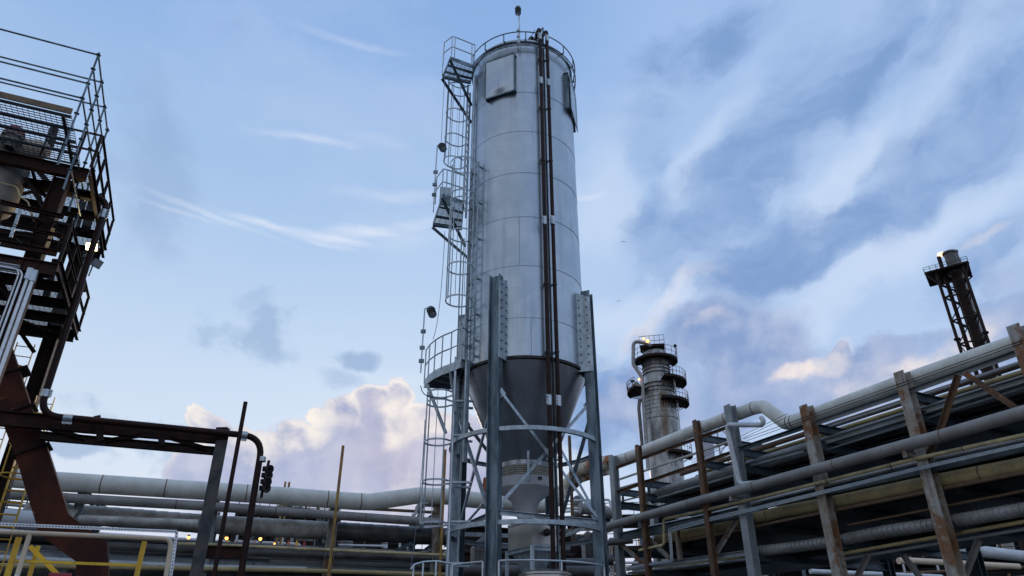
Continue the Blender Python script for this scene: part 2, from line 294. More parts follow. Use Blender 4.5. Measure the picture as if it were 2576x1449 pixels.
# ---------------------------------------------------------------- mesh building
def perp(d):
    a = V((0, 0, 1)) if abs(d.z) < .9 else V((1, 0, 0))
    return d.cross(a).normalized()
class MB:
    def __init__(s): s.v = []; s.f = []
    def add(s, vs, fs):
        k = len(s.v); s.v += [tuple(v) for v in vs]; s.f += [tuple(i + k for i in f) for f in fs]; return s
    def hexa(s, c8):
        return s.add(c8, [(0, 3, 2, 1), (4, 5, 6, 7), (0, 1, 5, 4), (1, 2, 6, 5), (2, 3, 7, 6), (3, 0, 4, 7)])
    def bar(s, p, q, w, h, up=None):
        p = V(p); q = V(q); d = (q - p).normalized()
        up = V(up) if up is not None else V((0, 0, 1))
        if abs(up.normalized().dot(d)) > .98: up = V((0, 1, 0)) if abs(d.y) < .9 else V((1, 0, 0))
        x = d.cross(up).normalized(); y = x.cross(d).normalized(); x *= w / 2; y *= h / 2
        return s.hexa([p - x - y, p + x - y, p + x + y, p - x + y, q - x - y, q + x - y, q + x + y, q - x + y])
    def ibeam(s, p, q, d, b, up=None, tf=.018, tw=.012):
        p = V(p); q = V(q); ax = (q - p).normalized(); up = V(up) if up is not None else V((0, 0, 1))
        if abs(up.normalized().dot(ax)) > .98: up = V((0, 1, 0)) if abs(ax.y) < .9 else V((1, 0, 0))
        x = ax.cross(up).normalized(); y = x.cross(ax).normalized(); o = y * (d / 2 - tf / 2)
        s.bar(p + o, q + o, b, tf, y); s.bar(p - o, q - o, b, tf, y); s.bar(p, q, tw, d - 2 * tf, y); return s
    def angle(s, p, q, a, up=None, t=.012):
        p = V(p); q = V(q); ax = (q - p).normalized(); up = V(up) if up is not None else V((0, 0, 1))
        if abs(up.normalized().dot(ax)) > .98: up = V((0, 1, 0))
        x = ax.cross(up).normalized(); y = x.cross(ax).normalized()
        s.bar(p, q, a, t, y); o = y * (a / 2 + t / 2) + x * (a / 2 - t / 2); s.bar(p - o, q - o, t, a, y); return s
    def channel(s, p, q, d, b, up=None, t=.014):
        p = V(p); q = V(q); ax = (q - p).normalized(); up = V(up) if up is not None else V((0, 0, 1))
        if abs(up.normalized().dot(ax)) > .98: up = V((0, 1, 0)) if abs(ax.y) < .9 else V((1, 0, 0))
        x = ax.cross(up).normalized(); y = x.cross(ax).normalized()
        s.bar(p, q, t, d, y); o = x * (b / 2 + t / 2)
        s.bar(p + o + y * (d - t) / 2, q + o + y * (d - t) / 2, b, t, y); s.bar(p + o - y * (d - t) / 2, q + o - y * (d - t) / 2, b, t, y); return s
    def tube(s, path, r, n=10, cap=True, rs=None, closed=False):
        path = [V(p) for p in path]; m = len(path)
        T = []
        for i in range(m):
            if closed: t = path[(i + 1) % m] - path[i - 1]
            else: t = path[min(i + 1, m - 1)] - path[max(i - 1, 0)]
            T.append(t.normalized())
        x = perp(T[0]); vs = []; fs = []
        for i in range(m):
            x = (x - T[i] * x.dot(T[i])).normalized(); y = T[i].cross(x)
            rr = rs[i] if rs else r
            for k in range(n):
                a = 2 * pi * k / n; vs.append(path[i] + (x * cos(a) + y * sin(a)) * rr)
        for i in range(m if closed else m - 1):
            j = (i + 1) % m
            for k in range(n):
                k2 = (k + 1) % n; fs.append((i * n + k, i * n + k2, j * n + k2, j * n + k))
        if cap and not closed: fs.append(tuple(range(n - 1, -1, -1))); fs.append(tuple((m - 1) * n + k for k in range(n)))
        return s.add(vs, fs)
    def lathe(s, prof, c=(0, 0, 0), n=48, axis=None):
        c = V(c); z = V(axis).normalized() if axis is not None else V((0, 0, 1)); x = perp(z) if axis is not None else V((1, 0, 0)); y = z.cross(x)
        vs = []; fs = []
        for r, h in prof:
            for k in range(n):
                a = 2 * pi * k / n; vs.append(c + (x * cos(a) + y * sin(a)) * r + z * h)
        for i in range(len(prof) - 1):
            for k in range(n):
                k2 = (k + 1) % n; fs.append((i * n + k, i * n + k2, (i + 1) * n + k2, (i + 1) * n + k))
        return s.add(vs, fs)
    def band(s, c, R0, R1, z0, z1, a0, a1, n=32):
        """curved bar of rectangular section; angles are functions a -> direction given by dirf"""
        vs = []; fs = []
        for i in range(n + 1):
            d = c[1](a0 + (a1 - a0) * i / n)
            for rr, z in ((R0, z0), (R1, z0), (R1, z1), (R0, z1)): vs.append(c[0] + d * rr + V((0, 0, z)))
        for i in range(n):
            for k in range(4):
                k2 = (k + 1) % 4; fs.append((i * 4 + k, i * 4 + k2, i * 4 + 4 + k2, i * 4 + 4 + k))
        fs.append((3, 2, 1, 0)); fs.append(tuple(n * 4 + k for k in range(4)))
        return s.add(vs, fs)
    def prism(s, pts, vec):
        pts = [V(p) for p in pts]; vec = V(vec); n = len(pts)
        nr = (pts[1] - pts[0]).cross(pts[2] - pts[0])
        if nr.dot(vec) > 0: pts = pts[::-1]
        return s.add(pts + [p + vec for p in pts], [tuple(range(n)), tuple(range(2 * n - 1, n - 1, -1))] + [((i + 1) % n, i, i + n, (i + 1) % n + n) for i in range(n)])
    def box(s, c, sx, sy, sz, u=(1, 0, 0)):
        c = V(c); u = V(u).normalized(); return s.bar(c - u * sx / 2, c + u * sx / 2, sy, sz)
    def ball(s, c, r, n=10, sq=(1, 1, 1)):
        c = V(c); pr = []
        vs = []; fs = []
        for i in range(n + 1):
            t = pi * i / n
            for k in range(n): a = 2 * pi * k / n; vs.append(c + V((sin(t) * cos(a) * r * sq[0], sin(t) * sin(a) * r * sq[1], -cos(t) * r * sq[2])))
        for i in range(n):
            for k in range(n): k2 = (k + 1) % n; fs.append((i * n + k, i * n + k2, (i + 1) * n + k2, (i + 1) * n + k))
        return s.add(vs, fs)
    def build(s, name, m, parent=None, label=None, stuff=False, smooth=35):
        me = bpy.data.meshes.new(name)
        if parent is not None: o0 = V(parent['_o'])
        else:
            xs = [v[0] for v in s.v]; ys = [v[1] for v in s.v]; zs = [v[2] for v in s.v]
            o0 = V(((min(xs) + max(xs)) / 2, (min(ys) + max(ys)) / 2, min(zs)))
        me.from_pydata([(v[0] - o0.x, v[1] - o0.y, v[2] - o0.z) for v in s.v], [], s.f)
        me.materials.append(m); me.validate()
        me.shade_smooth(); me.set_sharp_from_angle(angle=R(smooth))
        o = bpy.data.objects.new(name, me); C.objects.link(o)
        if parent is not None: o.parent = parent
        else: o.location = o0
        o['_o'] = tuple(o0)
        if label: o['label'] = label
        if stuff: o['kind'] = 'stuff'
        ALL.append(o); return o
ALL = []
def thing(name, label, cat, loc, group=None):
    o = bpy.data.objects.new(name, None); C.objects.link(o); o.location = loc; o.empty_display_size = .3
    o['label'] = label; o['category'] = cat; o['_o'] = tuple(loc)
    if group: o['group'] = group
    ALL.append(o); return o
def tag(o, label, cat, group=None):
    o['label'] = label; o['category'] = cat
    if group: o['group'] = group
    return o
def struct(o): o['kind'] = 'structure'; return o
def fillet(pts, r, n=6):
    """round the inner corners of a polyline"""
    pts = [V(p) for p in pts]; out = [pts[0]]
    for i in range(1, len(pts) - 1):
        a, b, c = pts[i - 1], pts[i], pts[i + 1]; d1 = (a - b); d2 = (c - b)
        ang = d1.angle(d2); cut = min(r / max(tan(ang / 2), .05), d1.length * .48, d2.length * .48)
        p = b + d1.normalized() * cut; q = b + d2.normalized() * cut
        for k in range(n + 1):
            t = k / n; out.append(p.lerp(b, t).lerp(b.lerp(q, t), t))
    return out + [pts[-1]]

# ---------------------------------------------------------------- ground
g = MB(); g.add([(-900, -300, 0), (900, -300, 0), (900, 1500, 0), (-900, 1500, 0)], [(0, 1, 2, 3)])
struct(g.build('ground', M_ground))

# ================================================================ SILO
S0 = V((.37, 20, 0)); RS = 1.83
SC_c = (-S0).normalized(); SC_r = V((cos(R(1.2)), -sin(R(1.2)), 0))
def sdir(phi): a = R(phi); return SC_c * cos(a) + SC_r * sin(a)
def sp(phi, r, z): return S0 + sdir(phi) * r + V((0, 0, z))
SF = (S0, sdir)
def hit(p, r, far=False):
    d = ray(*p); h = V((d.x, d.y)); o = V((S0.x, S0.y)) * -1
    a = h.dot(h); b = 2 * h.dot(o); c = o.dot(o) - r * r; D = max(b * b - 4 * a * c, 0)
    t = (-b + (sqrt(D) if far else -sqrt(D))) / (2 * a)
    return CAM + d * t
def phiz(p, r, far=False):
    q = hit(p, r, far) - S0; return math.degrees(atan2(q.dot(SC_r), q.dot(SC_c))), q.z
ZB, ZT = 9.1, 21.0
silo = thing('silo', 'tall stainless steel storage silo with conical bottom standing on four galvanised legs', 'silo', S0)
m = MB(); m.lathe([(RS, ZB), (RS, ZT), (RS + .05, ZT), (RS + .05, ZT + .10), (RS, ZT + .12), (.5, ZT + .42), (.02, ZT + .45)], S0, 96)
shell = m.build('shell', M_silo, silo)
m = MB()
for y in (232, 330, 434, 545, 668, 799):
    z = phiz((1322, y), RS)[1]
    m.band(SF, RS + .001, RS + .007, z - .004, z + .004, -179, 180, 96)
    SEAM = z
zz = [phiz((1322, y), RS)[1] for y in (127, 232, 330, 434, 545, 668, 799, 903)]
for x, i in ((1307, 4), (1334, 6)):
    ph = phiz((x, 700), RS)[0]
    m.band(SF, RS + .001, RS + .006, zz[i + 1], zz[i], ph - .2, ph + .2, 1)
m.build('weld_seam', M_seam, shell)
m = MB(); m.band(SF, RS - .02, RS + .035, ZB - .09, ZB - .01, -179, 180, 96); m.build('bottom_ring', M_dark, silo)  # skirt ring; its dark colour also paints in the shadow line under the shell
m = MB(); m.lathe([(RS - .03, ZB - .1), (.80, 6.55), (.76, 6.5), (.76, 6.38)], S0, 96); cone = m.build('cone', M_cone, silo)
m = MB()
for ph in (-60, 0 - 25, 20, 50, 95, 140, -120):          # lapped cone plates
    a = sp(ph, RS - .025, ZB - .12); b = sp(ph + 12, .76, 6.6); m.bar(a, b, .012, .008, sdir(ph))
m.band(SF, .99, 1.01, 7.12, 7.14, -179, 180, 64)
m.build('lap_joint', M_alu, cone)
# explosion vent panels
def vent(ph0, ph1, z0, z1, name, bulge):
    A = [sp(ph0, 1.95, z0), sp(ph1, 1.95, z0), sp(ph1, 1.95, z1), sp(ph0, 1.95, z1)]
    out = sdir((ph0 + ph1) / 2); fr = MB(); n = 20
    vs = []; fs = []
    for j in range(n + 1):
        for i in range(n + 1):
            u, v = i / n, j / n
            p = (A[0].lerp(A[1], u)).lerp(A[3].lerp(A[2], u), v)
            d = bulge * math.exp(-(((u - .52) / .36) ** 2 + ((v - .16) / .22) ** 2)) - .02 * math.exp(-(((u - .5) / .4) ** 2 + ((v - .6) / .4) ** 2))
            vs.append(p + out * (.05 + d * min(1, 8 * min(u, 1 - u, v, 1 - v))))
    for j in range(n):
        for i in range(n): k = j * (n + 1) + i; fs.append((k, k + 1, k + n + 2, k + n + 1))
    pn = MB().add(vs, fs).build(name, M_silo, silo)
    for i in range(4):
        a, b = A[i], A[(i + 1) % 4]; inn = (A[(i + 2) % 4] - b).normalized()
        e = (b - a).normalized()
        fr.prism([a - e * .04, b + e * .04, b + e * .04 - out * .16, a - e * .04 - out * .16], inn * .02)
        fr.prism([a + out * .052, b + out * .052, b + out * .052 - inn * .055, a + out * .052 - inn * .055], out * .012)
        L = (b - a).length
        for k in range(int(L / .09)):
            c = a + e * (k + .5) * .09 + out * .072 - inn * .028; fr.box(c, .02, .02, .014, e)
    fr.build('frame', M_galvd, pn)
p0 = phiz(ST(565, 835), 1.97); p1 = phiz(ST(805, 770), 1.97); p2 = phiz(ST(565, 535), 1.97); p3 = phiz(ST(800, 468), 1.97)
vz0 = (p0[1] + p1[1]) / 2; vz1 = (p2[1] + p3[1]) / 2
vent((p0[0] + p2[0]) / 2, (p1[0] + p3[0]) / 2, vz0, vz1, 'vent_panel', .13)
vent(58, 96, vz0, vz1, 'vent_panel', .03)
# legs with bolted gussets
LEGS = (-22.5, 67.5, 157.5, -112.5)
for ph in LEGS:
    zt = 11.55; r0 = 2.06; d = sdir(ph); t = V((-d.y, d.x, 0))
    m = MB(); m.ibeam(sp(ph, r0, -.0), sp(ph, r0, zt), .32, .28, t, .022, .016)
    leg = m.build('leg', M_galvd, silo)
    m = MB()
    for sgn in (-1, 1):
        z0 = ZB - .15; c = sp(ph, 0, 0)
        a = S0 + d * (r0 + .13) + t * sgn * .17; b = S0 + sdir(ph + sgn * (7.5 if sgn * 1 else 0) * 1) * 0
        # plate from the flange edge back to the shell, and a curved face plate on the shell
        out_edge = S0 + d * (r0 + .14) + t * sgn * .165
        q = S0 + d * (RS - .06) + t * sgn * .25
        m.prism([out_edge + V((0, 0, z0)), q + V((0, 0, z0)), q + V((0, 0, zt - .05)), out_edge + V((0, 0, zt - .25))], (out_edge - S0).cross(V((0, 0, 1))).normalized() * .014)
    m.build('gusset_plate', M_galv, leg)
    for sgn in (-1, 1):
        out_edge = S0 + d * (r0 + .14) + t * sgn * .165; q = S0 + d * (RS - .06) + t * sgn * .25
        nn = (q - out_edge).cross(V((0, 0, 1))).normalized()
        if nn.dot(t) * sgn < 0: nn = -nn
        if ph > 150 or nn.dot(S0) > 0 and ph != -22.5: continue
        for k in range(9):
            for f in (.25, .75):
                c = out_edge.lerp(q, f) + V((0, 0, ZB + .12 + k * .25)) + nn * .012; m = MB(); m.lathe([(.022, 0), (.022, .02), (.001, .022)], c, 8, nn); m.build('bolt', M_dark, leg)
    m = MB(); m.box(sp(ph, r0, .02), .5, .5, .04, d); m.build('base_plate', M_galvd, leg)
# ring channels between the legs
for z, nm in ((phiz((1330, 1076), 2.1)[1], 'upper'), (phiz((1330, 1312), 2.1)[1], 'lower')):
    for i in range(4):
        a0 = LEGS[i] + 4.2; a1 = LEGS[i] + 90 - 4.2
        m = MB(); m.band(SF, 2.14, 2.155, z - .055, z + .055, a0, a1, 24)
        m.band(SF, 2.06, 2.14, z + .042, z + .0549, a0, a1, 24); m.band(SF, 2.06, 2.14, z - .0549, z - .042, a0, a1, 24)
        m.build('ring_channel', M_galv, silo)
# diagonal braces; ends in pixels, each on its leg's radius
def legpt(i, z, side):
    return sp(LEGS[i] + side * 4.5, 2.08, z)
zbr = phiz((1262, 982), 2.1)[1]; zbm = phiz((1266, 1272), 2.1)[1]
zr = phiz(SC(1580, 955), 2.1)[1]
for i in range(4):
    j = (i + 1) % 4
    for a, b, k in (((i, zbr, 1), (j, zbm - .1, -1), 0), ((i, zbm, 1), (j, zbr, -1), 1)):
        p, q = legpt(*a), legpt(*b); n = ((p + q) / 2 - S0); n.z = 0; n.normalize()
        m = MB(); m.angle(p - n * .12 * k, q - n * .12 * k, .075, n)
        e = (q - p).normalized()
        for c, s in ((p, 1), (q, -1)):
            g1 = c - n * .12 * k + e * s * .05; m.box(g1 - n * .03, .2, .012, .2, e.cross(n).cross(n))
        m.build('brace', M_galv, silo)
    p, q = legpt(i, zbm - .1, 1), legpt(j, zbm - .16, -1)
    m = MB(); m.angle(p, q, .10); m.build('strut', M_galv, silo)
# roof gear
zr0 = phiz(ST(900, 270), 2.0)[1]; zr1 = phiz(ST(900, 352), 2.0)[1]; zr2 = phiz(ST(900, 378), 2.0)[1]
rr = thing('roof_railing', 'galvanised guard rail curving round the roof edge of the stainless silo', 'railing', sp(0, 0, ZT))
A0, A1 = -64, 232
m = MB()
for z, r in ((zr0, .022), (zr1, .02)): m.tube([sp(A0 + (A1 - A0) * i / 72, 2.0, z) for i in range(73)], r, 6)
m.build('handrail', M_galvd, rr)
m = MB(); m.band(SF, 1.99, 2.005, zr2 - .05, zr2 + .03, A0, A1, 72); m.build('toe_board', M_galvd, rr)
for i in range(14):
    ph = A0 + (A1 - A0) * i / 13; m = MB(); m.tube([sp(ph, 1.98, ZT + .02), sp(ph, 1.98, zr0)], .022, 6)
    m.bar(sp(ph, 1.98, ZT + .04), sp(ph, RS - .02, ZT + .04), .05, .03); m.build('post', M_galvd, rr)
# pipes down the front
def downpipe(xt, xb, top, reach, lab, couplings):
    pa = phiz((xt[0], xt[1]), 2.03); pb = phiz(xb, 2.03); ph = (pa[0] + pb[0]) / 2 + .0
    o = thing('downpipe', lab, 'pipe', sp(ph, 2.03, .2), 'brown pipes down the front of the silo')
    zt = phiz(top, 1.95)[1]; rad = .058
    base = sp(ph, 2.03, .2); up = sp(ph, 2.03, zt - .22)
    pts = [base, up] + [sp(ph, 2.03 - .22 * (1 - cos(a)), zt - .22 + .22 * sin(a)) for a in [pi * k / 10 for k in range(1, 11)]]
    inn = sp(ph - 30, 1.2, ZT + .3); pts.append(sp(ph, 2.03 - .44, zt - .45)); pts.append(inn)
    m = MB(); m.tube(pts, rad, 14); m.build('pipe', M_brown, o)
    for c in couplings:
        z = phiz(c, 2.03)[1]; m = MB(); m.lathe([(rad, z - .15), (rad + .014, z - .14), (rad + .014, z + .14), (rad, z + .15)], sp(ph, 2.03, 0), 14)
        m.bar(sp(ph - 2.2, 2.08, z - .14), sp(ph - 2.2, 2.08, z + .14), .02, .05)
        for k in range(3): m.box(sp(ph - 2.2, 2.1, z - .09 + k * .09), .05, .03, .02, sdir(ph + 90))
        m.build('coupling', M_gp, o)
    for yy in (155, 275, 405, 715, 885, 1150, 1315):
        z = phiz((xt[0] + (xb[0] - xt[0]) * (yy - xt[1]) / (xb[1] - xt[1]), yy), 2.03)[1]
        m = MB(); m.lathe([(rad + .002, z - .02), (rad + .012, z - .02), (rad + .012, z + .02), (rad + .002, z + .02)], sp(ph, 2.03, 0), 12)
        m.build('band_clamp', M_dark, o)
    return ph
ph1 = downpipe(ST(1028, 400), (1390, 1449), ST(1005, 240), 1, 'left one of two brown pipes hooked over the silo roof and running down its front', [ST(1025, 315), ST(1035, 690), (1371, 556), SC(1266, 925)])
ph2 = downpipe(ST(1094, 450), (1414, 1449), ST(1075, 265), 1, 'right one of two brown pipes hooked over the silo roof and running down its front', [ST(1092, 335), ST(1108, 712), (1393, 556), SC(1362, 935)])
pm = (ph1 + ph2) / 2
m = MB(); zc = phiz(ST(1050, 235), 1.98)[1]
m.tube([sp(pm + .3, 1.98, .2), sp(pm + .3, 1.98, zc), sp(pm + .3, 1.85, zc + .03), sp(pm - 2, 1.55, ZT + .5), sp(pm - 8, 1.1, ZT + .3)], .024, 8)
tag(m.build('conduit', M_dark), 'thin dark conduit running down the silo between the two brown pipes', 'conduit')
for yy in (155, 275, 405, 715, 885, 1154, 1318):
    z = phiz((1385, yy), 1.98)[1]; m = MB(); a = pm - 5.2; b = pm + 3.6
    r_in = RS if z > ZB else 1.9
    m.bar(sp(a, 1.94, z), sp(b, 1.94, z), .04, .04); m.box(sp(a, 1.95, z), .07, .07, .06, sdir(a + 90))
    m.bar(sp(a + 1, 1.94, z), sp(a + 1, RS - .02, z), .04, .04); m.bar(sp(b - 1, 1.94, z), sp(b - 1, RS - .02, z), .04, .04)
    m.build('pipe_bracket', M_galv, silo)
# roof light pole and machinery on the roof
def spotlight(o, c, d, r=.13):
    """a small explosion-proof lamp: cap, ribbed body, lens"""
    d = V(d).normalized()
    m = MB(); m.lathe([(.0, -.20), (r * .8, -.19), (r * 1.05, -.12), (r * 1.05, -.08)], c, 14, d); m.build('lamp_cap', M_galvd, o)
    m = MB(); pr = []
    for k in range(6): pr += [(r, -.08 + k * .035), (r, -.06 + k * .035), (r * .92, -.058 + k * .035), (r * .92, -.047 + k * .035)]
    m.lathe(pr + [(r * .9, .14)], c, 14, d); m.build('lamp_body', M_black, o)
    m = MB(); m.lathe([(r * .9, .13), (r * .6, .15), (.001, .16)], c, 14, d); m.build('lens', M_gp, o)
pl = hit(ST(850, 425), 1.98); zl = hit(ST(835, 75), 1.98).z
lp = thing('light_pole', 'thin pole with small black lamp rising above the silo roof railing', 'lamp', pl)
pt = V((pl.x - .02, pl.y, zl + .02))
m = MB(); m.tube([pl, V((pl.x, pl.y, pl.z + .9)), pt], .022, 8); m.tube([pl + V((-.04, 0, .3)), pl + V((-.04, 0, 1.05))], .03, 8)
m.build('pole', M_gp, lp); spotlight(lp, pt + V((-.03, -.07, -.22)), (0, 0, -1), .11)
for k in range(3): m = MB(); m.box(pl + V((-.04, 0, .35 + k * .3)), .12, .08, .05); m.build('clamp', M_gp, lp)
# valve and filter gear on the roof behind the rail
rg = thing('roof_filter', 'dark inclined pipe connections and guard bars on the silo roof beside the brown pipes', 'machinery', sp(30, 1.2, ZT + .2))
a = at_r(ST(880, 425), 18.6); b = at_r(ST(955, 325), 18.6)
m = MB(); m.tube([a, b], .10, 12); m.tube([a + V((.32, 0, .0)), b + V((.3, 0, -.05))], .06, 10); m.build('inlet_pipe', M_dark, rg)
m = MB(); m.box(at_r(ST(930, 410), 18.7), .8, .6, .12); m.build('base', M_dark, rg)
m = MB()
for x0, x1 in ((945, 978), (980, 1012)):
    p = at_r(ST(x0 - 40, 400), 18.4); q = at_r(ST(x1, 255), 18.4); m.tube([p, q, q + V((.06, 0, -.7))], .018, 6)
m.build('guard_bar', M_galvd, rg)
m = MB(); c = at_r(ST(768, 440), 18.7); m.lathe([(.16, -.1), (.16, 0), (.12, .09), (.02, .12)], c, 16)
tag(m.build('roof_hatch', M_red), 'small round red hatch cap just showing above the silo roof edge', 'hatch')

# ---------------------------------------------------------------- access platforms
def grating(m, quad, sp_=.06, cross=.14, h=.02):
    """bearing bars along quad[0]->quad[1]"""
    a, b, c, d = quad; L = (d - a).length; W = (b - a).length
    nb = max(2, int(L / sp_)); nc = max(2, int(W / cross))
    for i in range(nb + 1):
        t = i / nb; m.bar(a.lerp(d, t), b.lerp(c, t), .008 if sp_ < .08 else .014, h)
    for i in range(nc + 1):
        t = i / nc; m.bar(a.lerp(b, t) + V((0, 0, h * .3)), d.lerp(c, t) + V((0, 0, h * .3)), .010, h * .3)
def rails(o, pts, h=1.07, mid=.55, r=.021, m_=None, posts=None, curved=None):
    m_ = m_ or M_gp
    pts = [V(p) for p in pts]
    for z, nm in ((h, 'handrail'), (mid, 'mid_rail')):
        m = MB(); m.tube([p + V((0, 0, z)) for p in pts], r, 6); m.build(nm, m_, o)
    for p in (posts or pts):
        m = MB(); m.tube([V(p), V(p) + V((0, 0, h))], r, 6); m.build('post', m_, o)
def platform(name, label, z, pix, group, railpix, braces, deck=.16, brz=1.3):
    q = [at_z(p, z) for p in pix]; c = sum(q, V()) / len(q)
    o = thing(name, label, 'platform', c, group)
    m = MB(); grating(m, [q[0], q[1], q[2], q[3]]); m.build('grating', M_grat, o)
    m = MB(); n = len(q)
    for i in range(n):
        a, b = q[i], q[(i + 1) % n]; m.bar(a + V((0, 0, -.01)), b + V((0, 0, -.01)), .014 + .002 * i, deck + .004 * i)
    for t in (.33, .66): m.bar(q[0].lerp(q[3], t) - V((0, 0, .06)), q[1].lerp(q[2], t) - V((0, 0, .06)), .05, .07)
    m.build('frame', M_galvd, o)
    rails(o, [at_z(p, z) for p in railpix])
    for i, ph in braces:
        m = MB(); a = q[i] - V((0, 0, .08)); b = sp(ph, RS + .05, z - brz); m.angle(a, b, .07); m.build('brace', M_galvd, o)
    return o, q
G_plat = 'access platforms on the left side of the silo'
topP, tq = platform('access_platform', 'topmost small grating platform beside the silo roof with angled handrails', 20.55,
    [ST(262, 492), ST(465, 565), ST(432, 700), ST(195, 652)], G_plat,
    [ST(465, 565), ST(440, 556), ST(295, 500), ST(270, 492), ST(200, 545), ST(192, 640)], [(3, -100), (0, -72)])
midP, mq = platform('access_platform', 'middle small grating platform at half height of the silo with bent handrails', 14.9,
    [SL(245, 440), SL(400, 490), SL(385, 675), SL(175, 650)], G_plat,
    [SL(400, 490), SL(270, 448), SL(240, 440), SL(192, 500), SL(178, 560)], [(3, -108), (0, -84)])
m = MB(); c = at_z(SL(262, 445), 15.75); m.box(c, .36, .02, .75, (1, .2, 0)); m.build('gate_plate', M_galv, midP)
# lower curved platform
zP = 9.15
lowP = thing('access_platform', 'lowest and widest curved platform at the bottom of the silo shell', 'platform', sp(-80, 2.6, zP), G_plat)
arc = [at_z(SC(*p), zP) for p in ((500, 600), (412, 640), (335, 668), (272, 700), (222, 738), (190, 780))]
inner = [at_z(SC(640, 680), zP), at_z(SC(620, 720), zP), at_z(SC(470, 790), zP)]
m = MB(); poly = arc + [at_z(SC(470, 800), zP), at_z(SC(636, 690), zP)]
m.prism([p - V((0, 0, .03)) for p in poly], (0, 0, .03)); m.build('floor_plate', M_galvd, lowP)
m = MB()
for a, b in zip(arc, arc[1:]): m.bar(a + V((0, 0, -.03)), b + V((0, 0, -.03)), .014, .26)
a = arc[0]; b = poly[-1]; m.channel(a + V((0, 0, -.03)), b + V((0, 0, -.03)), .255, .06); m.bar(arc[-1] - V((0, 0, .05)), poly[-2] - V((0, 0, .05)), .05, .16)
for t in (.35, .7): m.bar(arc[1].lerp(arc[-2], t) - V((0, 0, .1)), poly[-1].lerp(poly[-2], t) - V((0, 0, .1)), .06, .1)
m.build('edge_channel', M_galv, lowP)
rails(lowP, [p + V((0, 0, .0)) for p in arc[::-1][:-1]] + [arc[0], poly[-1]], 1.10, .58)
for a, ph in ((arc[1], -38), (arc[4], -75)):
    e = sp(ph - 18, 2.1, zP - 1.45 if ph > -50 else zP - 1.65); m = MB(); m.angle(a - V((0, 0, .12)), V((e.x - .15, e.y, e.z)), .085); m.build('brace', M_galv, lowP)
for ph, zb in ((-52, 6.3), (-72, 5.0)):
    m = MB(); m.channel(sp(ph, 2.05, zb), sp(ph, 2.05, zP), .12, .06, sdir(ph)); m.build('hanger', M_galv, lowP)

# ---------------------------------------------------------------- caged ladders
def hoop_pts(c, out, side, w, dpt, n=18):
    """open hoop from one stile round the climber to the other"""
    r = w
    return [c + out * (dpt * .42 * (1 - cos(a)) + dpt * .12 * sin(a)) + side * (-cos(a)) * 0 + V((0, 0, 0)) for a in [0]]
def caged_ladder(label, foot, topz, out, side, hoops, wid=.42, R_=.36, off=.40, cage0=2.2, flare=False, mt=M_galv, nb=7):
    """foot: centre of the ladder at its foot; out: where the climber stands; side: along the rungs"""
    o = thing('caged_ladder', label, 'ladder', foot, 'caged ladders on the left side of the silo')
    for s in (-1, 1):
        m = MB(); a = foot + side * s * wid / 2; m.bar(a, V((a.x, a.y, topz)), .016, .065, out); m.build('stile', mt, o)
    z = foot.z + .25
    while z < topz - .05:
        m = MB(); m.tube([foot + side * -wid / 2 + V((0, 0, z - foot.z)), foot + side * wid / 2 + V((0, 0, z - foot.z))], .014, 6); m.build('rung', mt, o); z += .3
    cen = foot + out * off
    def circ(z, rr, n=28):
        pts = []
        for i in range(n + 1):
            a = R(-152 + 304 * i / n)
            pts.append(V((cen.x, cen.y, z)) + (out * cos(a) + side * sin(a)) * rr)
        return pts
    for k, hz_ in enumerate(hoops):
        m = MB(); rr = R_ * (1.12 if flare and k == len(hoops) - 1 else 1); pts = circ(hz_, rr); hh = .05
        pts = [foot - side * wid / 2 + V((0, 0, hz_ - foot.z))] + pts + [foot + side * wid / 2 + V((0, 0, hz_ - foot.z))]
        vs = []; fs = []
        for p in pts:
            d = (p - V((cen.x, cen.y, hz_))).normalized() * .006
            vs += [p - d - V((0, 0, hh / 2)), p + d - V((0, 0, hh / 2)), p + d + V((0, 0, hh / 2)), p - d + V((0, 0, hh / 2))]
        for i in range(len(pts) - 1):
            for q in range(4): fs.append((i * 4 + q, i * 4 + (q + 1) % 4, i * 4 + 4 + (q + 1) % 4, i * 4 + 4 + q))
        m.add(vs, fs); m.build('cage_hoop', mt, o)
    z0, z1 = min(hoops), max(hoops)
    for i in range(nb):
        a = R(-120 + 240 * i / (nb - 1)); p = cen + (out * cos(a) + side * sin(a)) * (R_ - .014)
        m = MB(); m.bar(V((p.x, p.y, z0 - .03)), V((p.x, p.y, z1 + .03)), .008, .04, out * cos(a) + side * sin(a)); m.build('cage_bar', mt, o)
    return o
def zat(x, y, r): return at_r((x, y), r).z
# upper ladder: reached from the middle platform, ends under the top platform
side1 = V((1, -.35, 0)).normalized(); outL = V((-1, -.12, 0)).normalized()
c1 = at_r((1170, 500), 20.0); f1 = V((c1.x, c1.y, 14.9))
sd = V((.15, 1, 0)).normalized()
ys1 = [234 - 21, 234, 299, 361, 418]
caged_ladder('upper caged ladder hung between the middle and topmost silo platforms', f1, 20.5, outL, sd, sorted([zat(1140, y, 20.2) for y in ys1]), .42, .37, .42)
